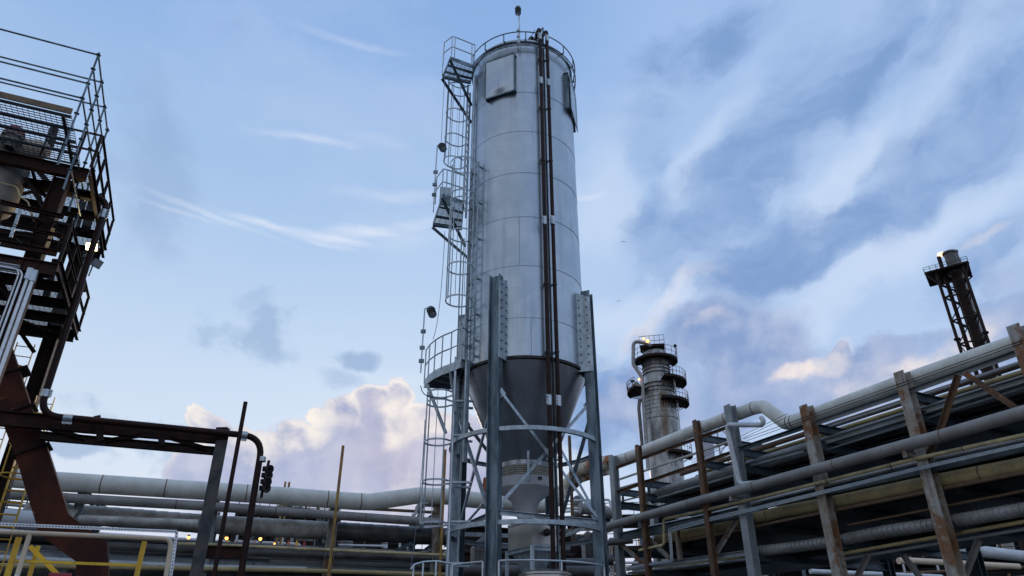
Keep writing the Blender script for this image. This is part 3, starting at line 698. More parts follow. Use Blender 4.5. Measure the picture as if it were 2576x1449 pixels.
# middle ladder: climbs from the lowest platform past the middle one, turned to face the viewer's left
out2 = V((-.80, -.6, 0)).normalized(); sd2 = V((.6, -.80, 0)).normalized()
c2 = at_r((1181, 880), 18.9); f2 = V((c2.x, c2.y, 9.15))
ys2 = [421, 500, 518, 597, 680, 762]
lad2 = caged_ladder('middle caged ladder climbing from the lowest silo platform past the middle one', f2, zat(1190, 414, 18.9), out2, sd2, sorted([zat(1165, y, 18.8) for y in ys2]), .44, .40, .42, flare=True)
for y in (425, 515, 605, 705, 795, 860, 900):
    z = zat(1195, y, 18.9); a = f2 + sd2 * .22; a.z = z
    m = MB(); m.bar(a, a + V((.36, .5, 0)), .05, .05); m.build('standoff', M_galv, lad2)
    m = MB(); m.bar(f2 - sd2 * .22 + V((0, 0, z - f2.z)), f2 - sd2 * .22 + V((.3, .45, z - f2.z)), .05, .05); m.build('standoff', M_galv, lad2)
# lowest ladder from the yard
c3 = at_r((1124, 1449), 19.3); f3 = V((c3.x, c3.y, 0))
out3 = V((-1, -.05, 0)).normalized(); sd3 = V((.12, -1, 0)).normalized()
ys3 = [986, 1010, 1109, 1210, 1316]
lad3 = caged_ladder('lowest caged ladder rising from the yard to the lowest silo platform', f3, 9.4, out3, sd3, sorted([zat(1093, y, 19.2) for y in ys3]), .45, .36, .40)
m = MB(); p = f3 + sd3 * .26; m.bar(V((p.x, p.y, .5)), V((p.x, p.y, 8.9)), .02, .09, sd3); m.build('perforated_strip', M_alu, lad3)
m = MB()
for k in range(26): m.box((p.x, p.y - .012, 1 + k * .3), .022, .012, .022)
m.build('slot', M_black, lad3)
for y in (1015, 1100, 1218, 1316, 1420):
    z = zat(1127, y, 19.3)
    for s in (-1, 1): a = f3 + sd3 * s * .22; a.z = z; m = MB(); m.bar(a, a + V((.55, .1 - s * .1, 0)), .09, .05); m.build('standoff', M_galv, lad3)
# slack cables beside the cages
for pts, lab in (((ST(215, 640), ST(200, 850), ST(185, 1200)), 'thin wire hanging beside the upper ladder cage'),
                 ((SL(262, 700), SC(330, 250), SC(265, 405)), 'thin cable sagging from the middle cage to the lowest platform rail'),
                 ((SC(600, 80), SC(620, 270), SC(665, 380)), 'thin cable dropping across the ladder to the lowest platform rail'),
                 ((SB(215, 0), SB(185, 700), SB(80, 1390)), 'thin cable hanging left of the lowest ladder cage down to the yard rail')):
    q = [at_r(p if p[0] > 900 and p[0] < 1300 else p, 19.0) for p in pts]; m = MB()
    m.tube([q[0].lerp(q[1], t).lerp(q[1].lerp(q[2], t), t) for t in [k / 10 for k in range(11)]], .009, 5)
    tag(m.build('cable', M_galvd), lab, 'cable')
m = MB(); q = [at_r(SC(*p), 18.7) for p in ((160, 800), (175, 860), (235, 900), (330, 905), (385, 905))]
m.tube(fillet(q, .3), .014, 6); tag(m.build('cable', M_cable), 'black cable looping under the lowest silo platform', 'cable')
# light poles on the platforms
def platlamp(bx, tx, c, r, lab):
    b = at_r(bx, r); t = at_r(tx, r); t = V((b.x, b.y, t.z)); h = at_r(c, r - .02)
    o = thing('light_pole', lab, 'lamp', b); m = MB(); m.tube(fillet([b, t, V((h.x, h.y, t.z + .04))], .05), .021, 8); m.build('pole', M_gp, o)
    spotlight(o, h + V((0, 0, -.06)), (.35, -.5, -1), .125)
    for k in (.35, .75, 1.25): m = MB(); m.box(b + V((0, 0, k)), .14, .07, .1); m.build('clamp', M_galvd, o)
platlamp(SL(180, 500), SL(208, 75), SL(245, 80), 18.9, 'pole lamp leaning over the middle silo platform, small black lamp head')
platlamp(SC(160, 690), SC(204, 145), SC(255, 160), 18.6, 'pole lamp at the outer end of the lowest silo platform')
# pipes and conduits beside the ladder
for i, (xx, y0, y1, rr_) in enumerate(((1196, 190, 950, .035), (1203, 190, 900, .025))):
    a = at_r((xx, y0), 19.2); b = at_r((xx - 14, y1), 19.2); m = MB(); m.tube([V((a.x, a.y, b.z)), a], rr_, 8)
    tag(m.build('conduit', M_galv), ('wider' if i == 0 else 'thinner') + ' grey conduit clipped up the left side of the silo', 'conduit')
for k, (x0, y0, x1, y1, rr_, lab) in enumerate(((1172, 520, 1163, 1440, .03, 'grey conduit running from the middle platform down beside the lowest ladder'), (1166, 600, 1158, 930, .018, 'thin grey conduit just left of the middle ladder'),
        (1152, 600, 1140, 1449, .02, 'thin grey conduit dropping outside the lowest ladder cage'), (1188, 250, 1186, 600, .03, 'grey conduit on the shell behind the upper ladder'))):
    a = at_r((x0, y0), 19.6); b = at_r((x1, y1), 19.6); m = MB(); m.tube([V(((a.x + b.x) / 2, (a.y + b.y) / 2, b.z)), V(((a.x + b.x) / 2, (a.y + b.y) / 2, a.z))], rr_, 8); tag(m.build('conduit', M_galv), lab, 'conduit')
# ---------------------------------------------------------------- discharge gear under the cone
ba = thing('bin_activator', 'pale dish-shaped vibrating bin bottom hung under the silo cone', 'machinery', sp(0, 0, 4.2))
z0 = 6.38
pr = []
for k in range(5): pr += [(.74, z0 - k * .055), (.77, z0 - .012 - k * .055), (.77, z0 - .035 - k * .055), (.74, z0 - .047 - k * .055)]
m = MB(); m.lathe(pr, S0, 64); m.build('rubber_sleeve', M_bel, ba)
zb = z0 - .27
m = MB(); m.lathe([(.72, zb), (.79, zb - .01), (.79, zb - .27), (.74, zb - .33), (.40, zb - .58), (.19, zb - 1.12), (.19, zb - 1.16)], S0, 64); m.build('dish', M_sheen, ba)
m = MB(); m.lathe([(.16, zb - 1.16), (.20, zb - 1.18), (.20, zb - 1.24), (.17, zb - 1.26), (.2, zb - 1.29), (.2, zb - 1.35), (.16, zb - 1.4)], S0, 32); m.build('outlet_collar', M_gp, ba)
for ph in (4, 94, 184, 274):
    m = MB(); m.channel(sp(ph, .80, zb - .2), sp(ph, .80, z0 + .75), .13, .05, sdir(ph)); m.build('suspension_arm', M_galv, ba)
m = MB(); m.box(sp(30, .795, zb - .1), .12, .02, .09, sdir(123)); m.build('nameplate', M_cable, ba)
m = MB(); c = at_r(SB(785, 630), 19.8); m.lathe([(.0, -.28), (.09, -.27), (.11, -.1), (.15, -.08), (.15, .08), (.11, .1), (.09, .26), (0, .27)], c, 14); m.box(c + V((.1, 0, -.3)), .25, .2, .12)
tag(m.build('vibrator_motor', M_orange), 'small orange motor bolted beside the silo cone behind the front leg', 'motor')
# feeder box and hopper
fb = thing('feeder_box', 'inclined stainless feeder box under the silo outlet on a galvanised frame', 'machinery', sp(0, 0, 3.3))
fc = at_r(SB(1205, 1045), 18.6)
a = fc; l = at_r(SB(985, 1120), 19.6); r_ = at_r(SB(1450, 1045), 18.9)
h = .62
def slab(p, q, z0, z1, w, m_, nm, o):
    d = (q - p); d.z = 0; nn = V((-d.y, d.x, 0)).normalized()
    if nn.y < 0: nn = -nn
    m = MB(); m.prism([V((p.x, p.y, z0)), V((q.x, q.y, z0)), V((q.x, q.y, z1)), V((p.x, p.y, z1))], nn * w); return m.build(nm, m_, o)
zc_ = fc.z
m = MB(); P4 = [V((l.x, l.y, 0)), V((a.x, a.y, 0)), V((r_.x, r_.y, 0)), V((l.x + r_.x - a.x, l.y + r_.y - a.y, 0))]
m.prism([p + V((0, 0, zc_ - .30)) for p in P4], (0, 0, .62)); bx = m.build('box', M_brick, fb)
m = MB(); m.bar(V((a.x - .0, a.y - .02, zc_ + .30)), V((r_.x, r_.y - .02, zc_ + .30)), .03, .06); m.bar(V((l.x, l.y - .02, zc_ + .30)), V((a.x, a.y - .02, zc_ + .30)), .03, .06)
m.bar(V((a.x - .0, a.y - .02, zc_ - .29)), V((r_.x, r_.y - .02, zc_ - .29)), .03, .06); m.build('flange', M_galv, fb)
m = MB(); k = a.lerp(r_, .58); m.lathe([(.09, 0), (.09, .06), (.05, .08), (.05, .2), (.001, .2)], V((k.x, k.y - .02, zc_ + .02)), 14, (-.1, -1, 0)); m.build('port', M_dark, fb)
m = MB(); cc = sum(P4, V()) / 4; zt_ = zc_ - .31
top = [cc + (p - cc) * .92 + V((0, 0, zt_)) for p in P4]; bot = [cc + (p - cc) * .18 + V((0, 0, zt_ - .85)) for p in P4]
m.add(top + bot, [(0, 1, 5, 4), (1, 2, 6, 5), (2, 3, 7, 6), (3, 0, 4, 7), (4, 5, 6, 7)]); m.build('hopper', M_galv, fb)
m = MB(); m.lathe([(.12, zt_ - .85), (.14, zt_ - .9), (.12, zt_ - .95), (.14, zt_ - 1.0), (.12, zt_ - 1.05), (.14, zt_ - 1.1), (.12, zt_ - 1.15)], V((cc.x, cc.y, 0)), 20); m.build('sleeve', M_bel, fb)
for p in P4:
    m = MB(); q = cc + (p - cc) * 1.04; m.angle(q + V((0, 0, .1)), q + V((0, 0, zt_)), .10); m.build('leg', M_galv, fb)
m = MB()
for i in range(4): p = cc + (P4[i] - cc) * 1.0; q = cc + (P4[(i + 1) % 4] - cc) * 1.0; m.channel(p + V((0, 0, zt_ - .06)), q + V((0, 0, zt_ - .06)), .11, .05)
m.build('frame', M_galv, fb)
m = MB(); dc = at_r(SB(1330, 1449), 18.2); m.lathe([(.62, -1.6), (.62, -.02), (.64, .0), (.64, .04), (.4, .12), (.05, .14)], dc, 40)
tag(m.build('receiving_drum', M_brick), 'round steel drum lid just showing below the feeder hopper', 'drum')
# guard rail round the foot of the silo
zf = phiz(SB(1170, 1305), 2.15)[1]
for a0, a1, lab in ((-17, 62, 'galvanised guard rail between the front and right silo legs'), (-58, -28, 'short galvanised guard rail just left of the front silo leg')):
    o = thing('guard_rail', lab, 'railing', sp((a0 + a1) / 2, 2.2, zf - 1.1), 'guard rails around the foot of the silo')
    n = 12; m = MB()
    for z in (zf, zf - .5): m.tube([sp(a0 + (a1 - a0) * i / n, 2.2, z) for i in range(n + 1)], .024, 8)
    m.build('rail', M_gp, o)
    for i in range(3 if a1 - a0 > 50 else 2):
        ph = a0 + (a1 - a0) * i / (2 if a1 - a0 > 50 else 1); m = MB(); m.tube([sp(ph, 2.2, zf - 1.1), sp(ph, 2.2, zf)], .024, 8); m.build('post', M_gp, o)
o = thing('guard_rail', 'galvanised guard rail curving out at the foot of the lowest ladder', 'railing', at_r((1080, 1449), 18.3), 'guard rails around the foot of the silo')
q = [at_r(SB(*p), 18.2 + .03 * i) for i, p in enumerate(((85, 1390), (110, 1345), (200, 1318), (320, 1310), (470, 1335)))]
m = MB(); m.tube(fillet(q, .4), .024, 8); m.tube([p - V((0, 0, .5)) for p in fillet(q[1:], .4)], .02, 8); m.build('rail', M_gp, o)
for p in q[1:]: m = MB(); m.tube([p, p - V((0, 0, 1.1))], .024, 8); m.build('post', M_gp, o)
# yard platform deck carrying the rails
m = MB(); m.band(SF, .3, 2.35, zf - 1.25, zf - 1.12, -179, 180, 48); tag(m.build('platform_deck', M_galvd), 'round steel deck at the foot of the silo carrying the guard rails', 'platform')

# ================================================================ LEFT STEEL TOWER AND SCAFFOLD
TF = Frame(67)
def tow(u, n, z): return TF.P(u, n, z)
def nu(p, u):                      # n and z of a bearing on the plane u
    q = TF.onu(p, u); return q.dot(TF.n), q.z
UE = -4.42
# --- two grated floors of the steel tower
def floor(label, pn, pf, left, group, nj, nearrail, rail_u0, z=None):
    n0, z0 = nu(pn, UE); n1, z1 = nu(pf, UE); z = z or (z0 + z1) / 2
    o = thing('tower_platform', label, 'platform', tow(UE - 1, (n0 + n1) / 2, z), group)
    m = MB(); q = [tow(UE, n0, z), tow(UE, n1, z), tow(left, n1, z), tow(left, n0, z)]
    grating(m, [q[0], q[3], q[2], q[1]], .075, .14, .02); m.build('grating', M_grat, o)
    for k in range(nj + 1):
        n = n0 + (n1 - n0) * k / nj; d = .34 if k in (0, nj) else .24
        m = MB(); m.ibeam(tow(UE - .02, n, z - .03 - d / 2), tow(left, n, z - .03 - d / 2), d, .16); m.build('joist', M_rustd if k else M_rust, o)
    m = MB(); m.channel(tow(UE + .02, n0 - .1, z - .13), tow(UE + .02, n1 + .1, z - .13), .30, .07); m.build('edge_beam', M_rust, o)
    for k, u in enumerate((UE - 1.35, UE - 3.0, UE - 5)):
        m = MB(); m.bar(tow(u, n0 + .1, z - .2), tow(u, n1 - .1, z - .2), .05, .08); m.build('bracing', M_rustd, o)
    m = MB(); m.bar(tow(UE - .1, n0 + .1, z - .3), tow(UE - 2.6, (n0 + n1) / 2, z - .3), .09, .05); m.build('plan_brace', M_rustd, o)
    m = MB(); m.bar(tow(UE - .1, n1 - .1, z - .34), tow(UE - 2.6, (n0 + n1) / 2, z - .34), .09, .05); m.build('plan_brace', M_rustd, o)
    # handrail of flat angle along the outer edge
    hr = [tow(UE + .04, n0 - .08, z), tow(UE + .04, n1 + .08, z)]
    for h in (1.12, .58):
        m = MB(); m.angle(hr[0] + V((0, 0, h)), hr[1] + V((0, 0, h)), .055); m.build('handrail', M_rustd, o)
        m = MB(); b = tow(rail_u0, n0 - .08, z + h)
        m.angle(hr[0] + V((0, 0, h)), b, .055); m.build('handrail', M_rustd, o)
    for k in range(5):
        p = hr[0].lerp(hr[1], k / 4); m = MB(); m.angle(p, p + V((0, 0, 1.12)), .06, TF.u); m.build('post', M_rustd, o)
    for k in range(1, 4):
        p = hr[0].lerp(tow(rail_u0, n0 - .08, z), k / 3); m = MB(); m.angle(p, p + V((0, 0, 1.12)), .06, TF.n); m.build('post', M_rustd, o)
    return o, n0, n1, z
G_tw = 'grated floors of the rusty steel tower'
f1, n10, n11, Z1 = floor('upper grated floor of the rusty steel tower at the left edge', (230, 420), (258, 632), -13, G_tw, 4, True, -5.6)
f2, n20, n21, Z2 = floor('lower grated floor of the rusty steel tower at the left edge', (150, 655), (192, 838), -12, G_tw, 4, True, -9)
# --- columns
fr = thing('steel_tower', 'rusty steel tower frame of wide flange columns at the left edge', 'tower', tow(-6, 19, 0))
def vcol(name, p, n, z0, z1, d, b, m_, par, up=None):
    q = TF.on(p, n); m = MB(); m.ibeam(V((q.x, q.y, z0)), V((q.x, q.y, z1)), d, b, up or TF.n, .024, .016); return m.build(name, m_, par), q
cA, qA = vcol('column', (100, 610), n10 + .15, 0, Z1 - .35, .36, .36, M_rust, fr, TF.u)
cB, qB = vcol('column', (115, 895), n11 - .2, 0, Z1 - .35, .36, .36, M_rustd, fr, TF.u)
# column shoe: lighter flange strip on the front column
for a, b, nn in ((TL2(190, 0), TL2(470, 440), n10 + .2), (TL2(620, 180), TL2(780, 120), n11), (TL2(300, 100), TL2(430, 210), n10 + 1), (TL2(540, 300), TL2(440, 560), n10 + 1.4),
                 (TL2(500, 500), TL2(600, 720), n11 - .8), (TL2(660, 560), TL2(520, 860), n11 - .8), (TL2(150, 1160), TL2(260, 1320), n11 - .3), (TL2(140, 460), TL2(270, 560), n10 + .4)):
    m = MB(); m.angle(TF.on(a, nn), TF.on(b, nn), .11, TF.n); m.build('diagonal', M_rustd, fr)
for p, q, nn, d in ((TL2(0, 185), TL2(480, 300), n10 - .2, .10), (TL2(0, 345), TL2(470, 445), n10 - .2, .08), (TL2(0, 495), TL2(430, 575), n10 - .1, .16), (TL2(0, 20), TL2(560, 90), n10 + .8, .28)):
    m = MB(); a, b = TF.on(p, nn), TF.on(q, nn); m.channel(a, b, d, .07); m.build('beam', M_rust, fr)
# --- scaffold
sc_ = thing('scaffold', 'tube scaffold with rosette joints standing above the rusty steel tower', 'scaffold', tow(-4.9, 19, Z1 - 1.2))
US = -4.68
nA, zA = nu((248, 137), US); nD = nu((268, 333), US)[0]
posts = [nA + (nD - nA) * i / 3 for i in range(4)]
for i, n in enumerate(posts):
    for u, zlo, zhi in ((US, Z1 - 1.2, zA + .06), (-7.5, zA - 3.0, zA - .9)):
        m = MB(); m.tube([tow(u, n, zlo), tow(u, n, zhi)], .025, 8); m.build('standard', M_galvd, sc_)
    for k in range(9):
        z = zA - .02 - k * .5
        if z < Z1 - .6: continue
        m = MB(); m.lathe([(.026, -.012), (.062, -.006), (.062, .006), (.026, .012)], tow(US, n, z), 10); m.build('rosette', M_galvd, sc_)
def ledger(p, q):
    m = MB(); m.tube([p, q], .024, 8); m.build('ledger', M_galvd, sc_)
for z in (zA - .02, zA - 1.02, zA - 1.52): ledger(tow(US, posts[0], z), tow(-13, posts[0], z))
for n in posts[1:3]: ledger(tow(US, n, zA - .02), tow(-13, n, zA - .02))
for k in (0, 1, 2, 3): ledger(tow(US, posts[0], zA - .02 - .5 * k), tow(US, posts[3] + .1, zA - .02 - .5 * k))
for z in (zA - 2.52, zA - 3.02): ledger(tow(US + .02, posts[1], z), tow(US + .02, posts[3] + .1, z))
# scaffold decks
for dz, u0, lab in ((2.1, US - .1, 'upper'),):
    z = zA - dz
    o = thing('scaffold_deck', 'perforated plank deck of the tube scaffold above the rusty tower', 'deck', tow(u0 - 2, (nA + nD) / 2, z))
    for k in range(4):
        na = posts[0] + .05 + (nD - nA) / 6 * k; nb = na + (nD - nA) / 6 - .04
        m = MB(); grating(m, [tow(u0, na, z), tow(-13, na, z), tow(-13, nb, z), tow(u0, nb, z)], .09, .12, .02)
        for n_ in (na, nb): m.bar(tow(u0, n_, z - .02), tow(-13, n_, z - .02), .02, .06)
        m.build('plank', M_grat, o)
    for u in (u0 - .15, -7.5, -10):
        m = MB(); m.bar(tow(u, nA, z - .09), tow(u, nA + 2.2, z - .09), .06, .07); m.build('transom', M_dark, o)
    m = MB(); m.bar(tow(u0, nA - .03, z + .08), tow(-13, nA - .03, z + .08), .035, .17); m.build('toe_board', M_wood, o)
# red capped valve body and small white tank standing on the upper floor
rv = thing('relief_valve', 'red domed valve head on a flanged neck at the left edge between tower floors', 'valve', TF.on(TL1(95, 1060), n10 + .3))
c = TF.on(TL1(100, 1035), n10 + .3)
m = MB(); m.lathe([(.0, .33), (.16, .30), (.24, .18), (.26, .05), (.26, .02)], c, 24); m.build('dome', M_red, rv)
m = MB(); m.lathe([(.27, .02), (.27, -.04), (.2, -.06), (.2, -.14), (.26, -.16), (.26, -.2), (.12, -.22), (.12, -.35)], c, 24); m.build('flange', M_tank, rv)
m = MB(); p = TF.on(TL1(0, 1110), n10 + .6); q = TF.on(TL1(385, 1150), n10 + .6); m.tube([p - TF.u * 1.5, q - TF.u * .25, q - TF.u * .06, q], .25, 20, rs=[.25, .25, .2, .08])
tag(m.build('white_tank', M_beige), 'pale horizontal drum end lying under the red valve head', 'tank')
# tan vessel
m = MB(); c = TF.on(TL2(20, 130), n10 + .8)
m.lathe([(.02, -.75), (.4, -.68), (.62, -.45), (.68, -.2), (.68, .9), (.4, 1.2), (.02, 1.25)], c - TF.u * .3, 32)
tv = m.build('tan_vessel', M_tank); tag(tv, 'tan rounded vessel hanging between the tower floors at the left edge', 'vessel')
m = MB(); q = [TF.on(TL2(*p), n10 + .0) for p in ((0, 35), (130, 70), (150, 140), (210, 180), (260, 330))]; m.tube(fillet(q, .15), .02, 8)
tag(m.build('tubing', M_cream), 'thin bent cream tubing running round the tan vessel', 'tubing')
m = MB(); a, b = TF.on(TL2(155, 240), n10 - .25), TF.on(TL2(80, 450), n10 - .25); m.bar(a, b, .07, .03, TF.n)
tag(m.build('strut_channel', M_galv), 'short bright slotted strut standing below the tan vessel', 'strut')
# silver conduits down the front column
ncon = n10 - .22
for i, (p, r, endx, lab) in enumerate((((155, 690), .02, 0, 'thinnest'), ((182, 700), .025, 0, 'second thinnest'), ((208, 760), .042, 0, 'thick left'), ((243, 775), .045, 0, 'thick right'))):
    q = TF.on(TL2(*p), ncon); o = thing('conduit', lab + ' silver conduit of the four clamped to the tower front column', 'conduit', V((q.x, q.y, 0)), 'silver conduits down the tower column')
    m = MB(); pts = [V((q.x, q.y, 0)), q] if i > 1 else fillet([V((q.x, q.y, 0)), q, q - TF.u * 3], .2); m.tube(pts, r, 10); m.build('pipe', M_alu, o)
    if i > 1: m = MB(); m.box(q + V((0, 0, .12)), .12, .12, .30, TF.u); m.build('fitting', M_gp, o)
for k, yy in enumerate((650, 665, 700)):
    m = MB(); q = TF.on(TL2(150, yy + 15), ncon + .02 * k); m.tube([q, q - TF.u * 4], .018, 8); tag(m.build('conduit', M_alu), ('highest', 'middle', 'lowest')[k] + ' of the thin conduits running left from the tower column', 'conduit', 'thin horizontal conduits on the tower')
# floodlights
def flood(c, d, lab, lit):
    d = V(d).normalized(); x = d.cross(V((0, 0, 1))).normalized(); y = x.cross(d); o = thing('floodlight', lab, 'lamp', c, 'floodlights on the rusty tower')
    m = MB(); m.prism([c - x * .17 - y * .13, c + x * .17 - y * .13, c + x * .17 + y * .13, c - x * .17 + y * .13], -d * .1); m.prism([c - x * .1 - y * .08 - d * .1, c + x * .1 - y * .08 - d * .1, c + x * .1 + y * .08 - d * .1, c - x * .1 + y * .08 - d * .1], -d * .08); m.build('housing', M_dark, o)
    m = MB(); m.prism([c - x * .15 - y * .11 + d * .004, c + x * .15 - y * .11 + d * .004, c + x * .15 + y * .11 + d * .004, c - x * .15 + y * .11 + d * .004], d * .01); m.build('lens', E_lamp if lit else M_gp, o)
    m = MB(); m.tube([c - d * .15, c - d * .2 - V((0, 0, .5))], .022, 8); m.build('stand', M_galvd, o)
    return o
c = TF.on(TL2(692, 520), n11 - 1.6); flood(c, (.25, -.8, -.65), 'lit yellow floodlight under the upper tower floor', True)
l = bpy.data.lights.new('floodlight_glow', 'SPOT'); l.energy = 70; l.color = (1, .72, .35); l.spot_size = R(150); l.shadow_soft_size = .12
lo = bpy.data.objects.new('floodlight_glow', l); C.objects.link(lo); lo.location = c + V((.03, -.12, -.1)); lo.rotation_euler = V((-.25, .8, .65)).to_track_quat('Z', 'Y').to_euler()
c = TF.on(TL2(732, 645), n11 - 1.2); flood(c, (.9, -.3, -.5), 'unlit floodlight just outside the brown drain pipe', False)
c = TF.on(TL2(650, 590), n11 - 1.3); m = MB(); m.lathe([(.05, -.1), (.09, -.08), (.09, .05), (.14, .06), (.14, .09), (.04, .13)], c, 12); m.tube([c, c - V((0, 0, .9))], .03, 8)
tag(m.build('junction_box', M_galvd), 'small round junction fitting below the lit floodlight', 'fitting')
# --- big brown drain pipe with galvanised couplings
ND = 20.3
def tp(f, *p): return TF.on(f(*p), ND)
e1 = tp(TL2, 818, 150); down = tp(BL, 300, 415)
p0 = tp(TL2, 640, 128)
foot = tp(BC, 222, 1449)
path = fillet([p0, V((e1.x, e1.y, p0.z - .03)), V((e1.x + .0, e1.y, tp(BL, 320, 400).z)), tp(BL, 560, 420), tp(BC, 376, 400), V((tp(BC, 376, 400).x * .5 + foot.x * .5, tp(BC, 376, 400).y * .5 + foot.y * .5, 0))], .55, 8)
dp = thing('drain_pipe', 'long brown drain pipe from the rusty tower along its truss and down at the bend', 'pipe', tp(BC, 222, 1449))
m = MB(); m.tube(path, .085, 16); m.build('pipe', M_brown, dp)
def sleeve(a, b, r, par):
    d = (b - a).normalized(); L = (b - a).length; m = MB(); m.lathe([(r, 0), (r + .018, .01), (r + .018, L - .01), (r, L)], a, 16, d)
    x = d.cross(V((0, -1, 0))).normalized(); m.bar(a + x * (r + .03), b + x * (r + .03), .05, .025, V((0, -1, 0)))
    for k in range(3): m.box(a.lerp(b, .2 + .3 * k) + x * (r + .05), .05, .05, .04, x)
    m.build('coupling', M_gp, par)
def onpath(pa, pb, f1, f2): return pa.lerp(pb, f1), pa.lerp(pb, f2)
vtop = V((e1.x, e1.y, 0))
for y0, y1 in ((TL2(800, 318)[1], TL2(800, 250)[1]),): sleeve(V((e1.x, e1.y, TF.on((275, y0), ND).z)), V((e1.x, e1.y, TF.on((275, y1), ND).z)), .085, dp)
sleeve(V((e1.x, e1.y, TF.on(BL(315, 278), ND).z)), V((e1.x, e1.y, TF.on(BL(315, 225), ND).z)), .085, dp)
A, B = tp(BL, 560, 420), tp(BC, 376, 400)
def along(x):
    a, b = BL(560, 420), BC(376, 400); t = (x - a[0]) / (b[0] - a[0]); return TF.on((x, a[1] + (b[1] - a[1]) * t), ND)
sleeve(TF.on(BL(415, 408), ND), TF.on(BL(480, 414), ND), .085, dp); sleeve(along(BC(195, 0)[0]), along(BC(258, 0)[0]), .085, dp)
m = MB(); m.lathe([(.086, 0), (.11, .0), (.11, .12), (.086, .12)], tp(BC, 365, 585), 16); m.build('sensor_band', M_gp, dp)
# --- truss
NT_ = 20.75
def tt(f, *p): return TF.on(f(*p), NT_)
tr = thing('pipe_truss', 'dark rusty truss beam carrying the brown pipe from the tower to its end post', 'truss', tt(BL, 1290, 1449))
m = MB(); m.ibeam(tt(BL, -60, 408), tt(BL, 1470, 538), .36, .2); m.build('top_chord', M_rust, tr)
m = MB(); m.ibeam(tt(BL, 265, 528), tt(BL, 1412, 628), .2, .2); m.build('bottom_chord', M_rustd, tr)
for a, b in (((310, 475), (560, 545)), ((690, 560), (930, 525)), ((1110, 540), (1370, 615))):
    m = MB(); m.angle(tt(BL, *a), tt(BL, *b), .12, TF.n); m.build('diagonal', M_rustd, tr)
for a, b in (((640, 405), (665, 570)), ((1060, 530), (1065, 600))):
    m = MB(); m.bar(tt(BL, *a) - TF.n * .14, tt(BL, *b) - TF.n * .14, .16, .03, TF.n); m.build('stiffener', M_rustd, tr)
q = tt(BL, 1400, 860); zt = tt(BL, 1465, 490).z; m = MB(); m.ibeam(V((q.x, q.y, 0)) - TF.n * .1, V((q.x, q.y, zt)) - TF.n * .1, .3, .3, TF.n, .022, .016); m.build('end_post', M_post, tr)
m = MB(); m.bar(tt(BL, 1455, 490) - TF.n * .3, tt(BL, 1452, 570) - TF.n * .3, .30, .02, TF.n); m.build('end_plate', M_rust, tr)
m = MB(); m.ibeam(tt(BL, 1275, 1290), tt(BC, 215, 1275), .3, .15); m.build('lower_beam', M_rust, tr)
# tall dark pole
m = MB(); a = TF.on(BL(1612, 305), 20.0); b = TF.on(BL(1510, 880), 20.0); m.tube([V((b.x, b.y, 0)), V((b.x, b.y, a.z))], .055, 10)
tag(m.build('vent_pole', M_brown), 'tall thin dark pole standing where the brown pipe passes its truss', 'pole')
m = MB(); c = TF.on(BC(375, 710), 20.4)
for k in range(4): m.lathe([(.02, -.12), (.06, -.10), (.07, .02), (.12, .10), (.12, .12), (.03, .09)], c + V((.08, .0, k * .17 - .26)), 14, (.8, -.5, -.25)); m.box(c + V((.02, .03, k * .17 - .26)), .14, .12, .12)
m.tube([c + V((0, .1, -.5)), c + V((.05, .1, .5))], .04, 8)
tag(m.build('warning_horn', M_dark), 'stack of dark horn cones mounted on the brown down pipe', 'horn')
# --- rusty box chute
ch = thing('box_chute', 'wide rusty box duct descending from the tower and turning down at bottom left', 'duct', TF.on(BL(610, 1449), 21.5))
NC = 21.5
pc = [TF.on(BL(*p), NC) for p in ((-30, -60), (110, 370), (215, 640), (365, 1120), (610, 1300), (615, 1500))]
m = MB(); vs = []; fs = []; W = .34; H = .30
dirs = [(pc[i + 1] - pc[i]).normalized() for i in range(5)]
for i, p in enumerate(pc):
    t = dirs[0] if i == 0 else dirs[-1] if i == 5 else (dirs[i - 1] + dirs[i]).normalized()
    x = t.cross(TF.n).normalized(); s_ = 1 / max(.5, (1 if i in (0, 5) else t.dot(dirs[i])))
    for a, b in ((-1, -1), (1, -1), (1, 1), (-1, 1)): vs.append(p + x * W * s_ * a + TF.n * H * b)
for i in range(5):
    for k in range(4): k2 = (k + 1) % 4; fs.append((i * 4 + k, i * 4 + k2, i * 4 + 4 + k2, i * 4 + 4 + k))
m.add(vs, fs); m.build('duct', M_chute, ch, smooth=8)
for p, i in ((TF.on(BL(75, 125), NC), 0), (TF.on(BL(215, 628), NC), 2), (TF.on(BL(120, 372), NC), 1)):
    t = dirs[i]; x = t.cross(TF.n).normalized(); m = MB()
    m.prism([p - x * (W + .07) - TF.n * (H + .07), p + x * (W + .07) - TF.n * (H + .07), p + x * (W + .07) + TF.n * (H + .07), p - x * (W + .07) + TF.n * (H + .07)], t * .05); m.build('flange', M_rustd, ch)
    m = MB()
    for k in range(9): m.box(p - x * (W + .03) + x * (2 * W + .06) * k / 8 - TF.n * (H + .05) + t * .06, .03, .03, .03)
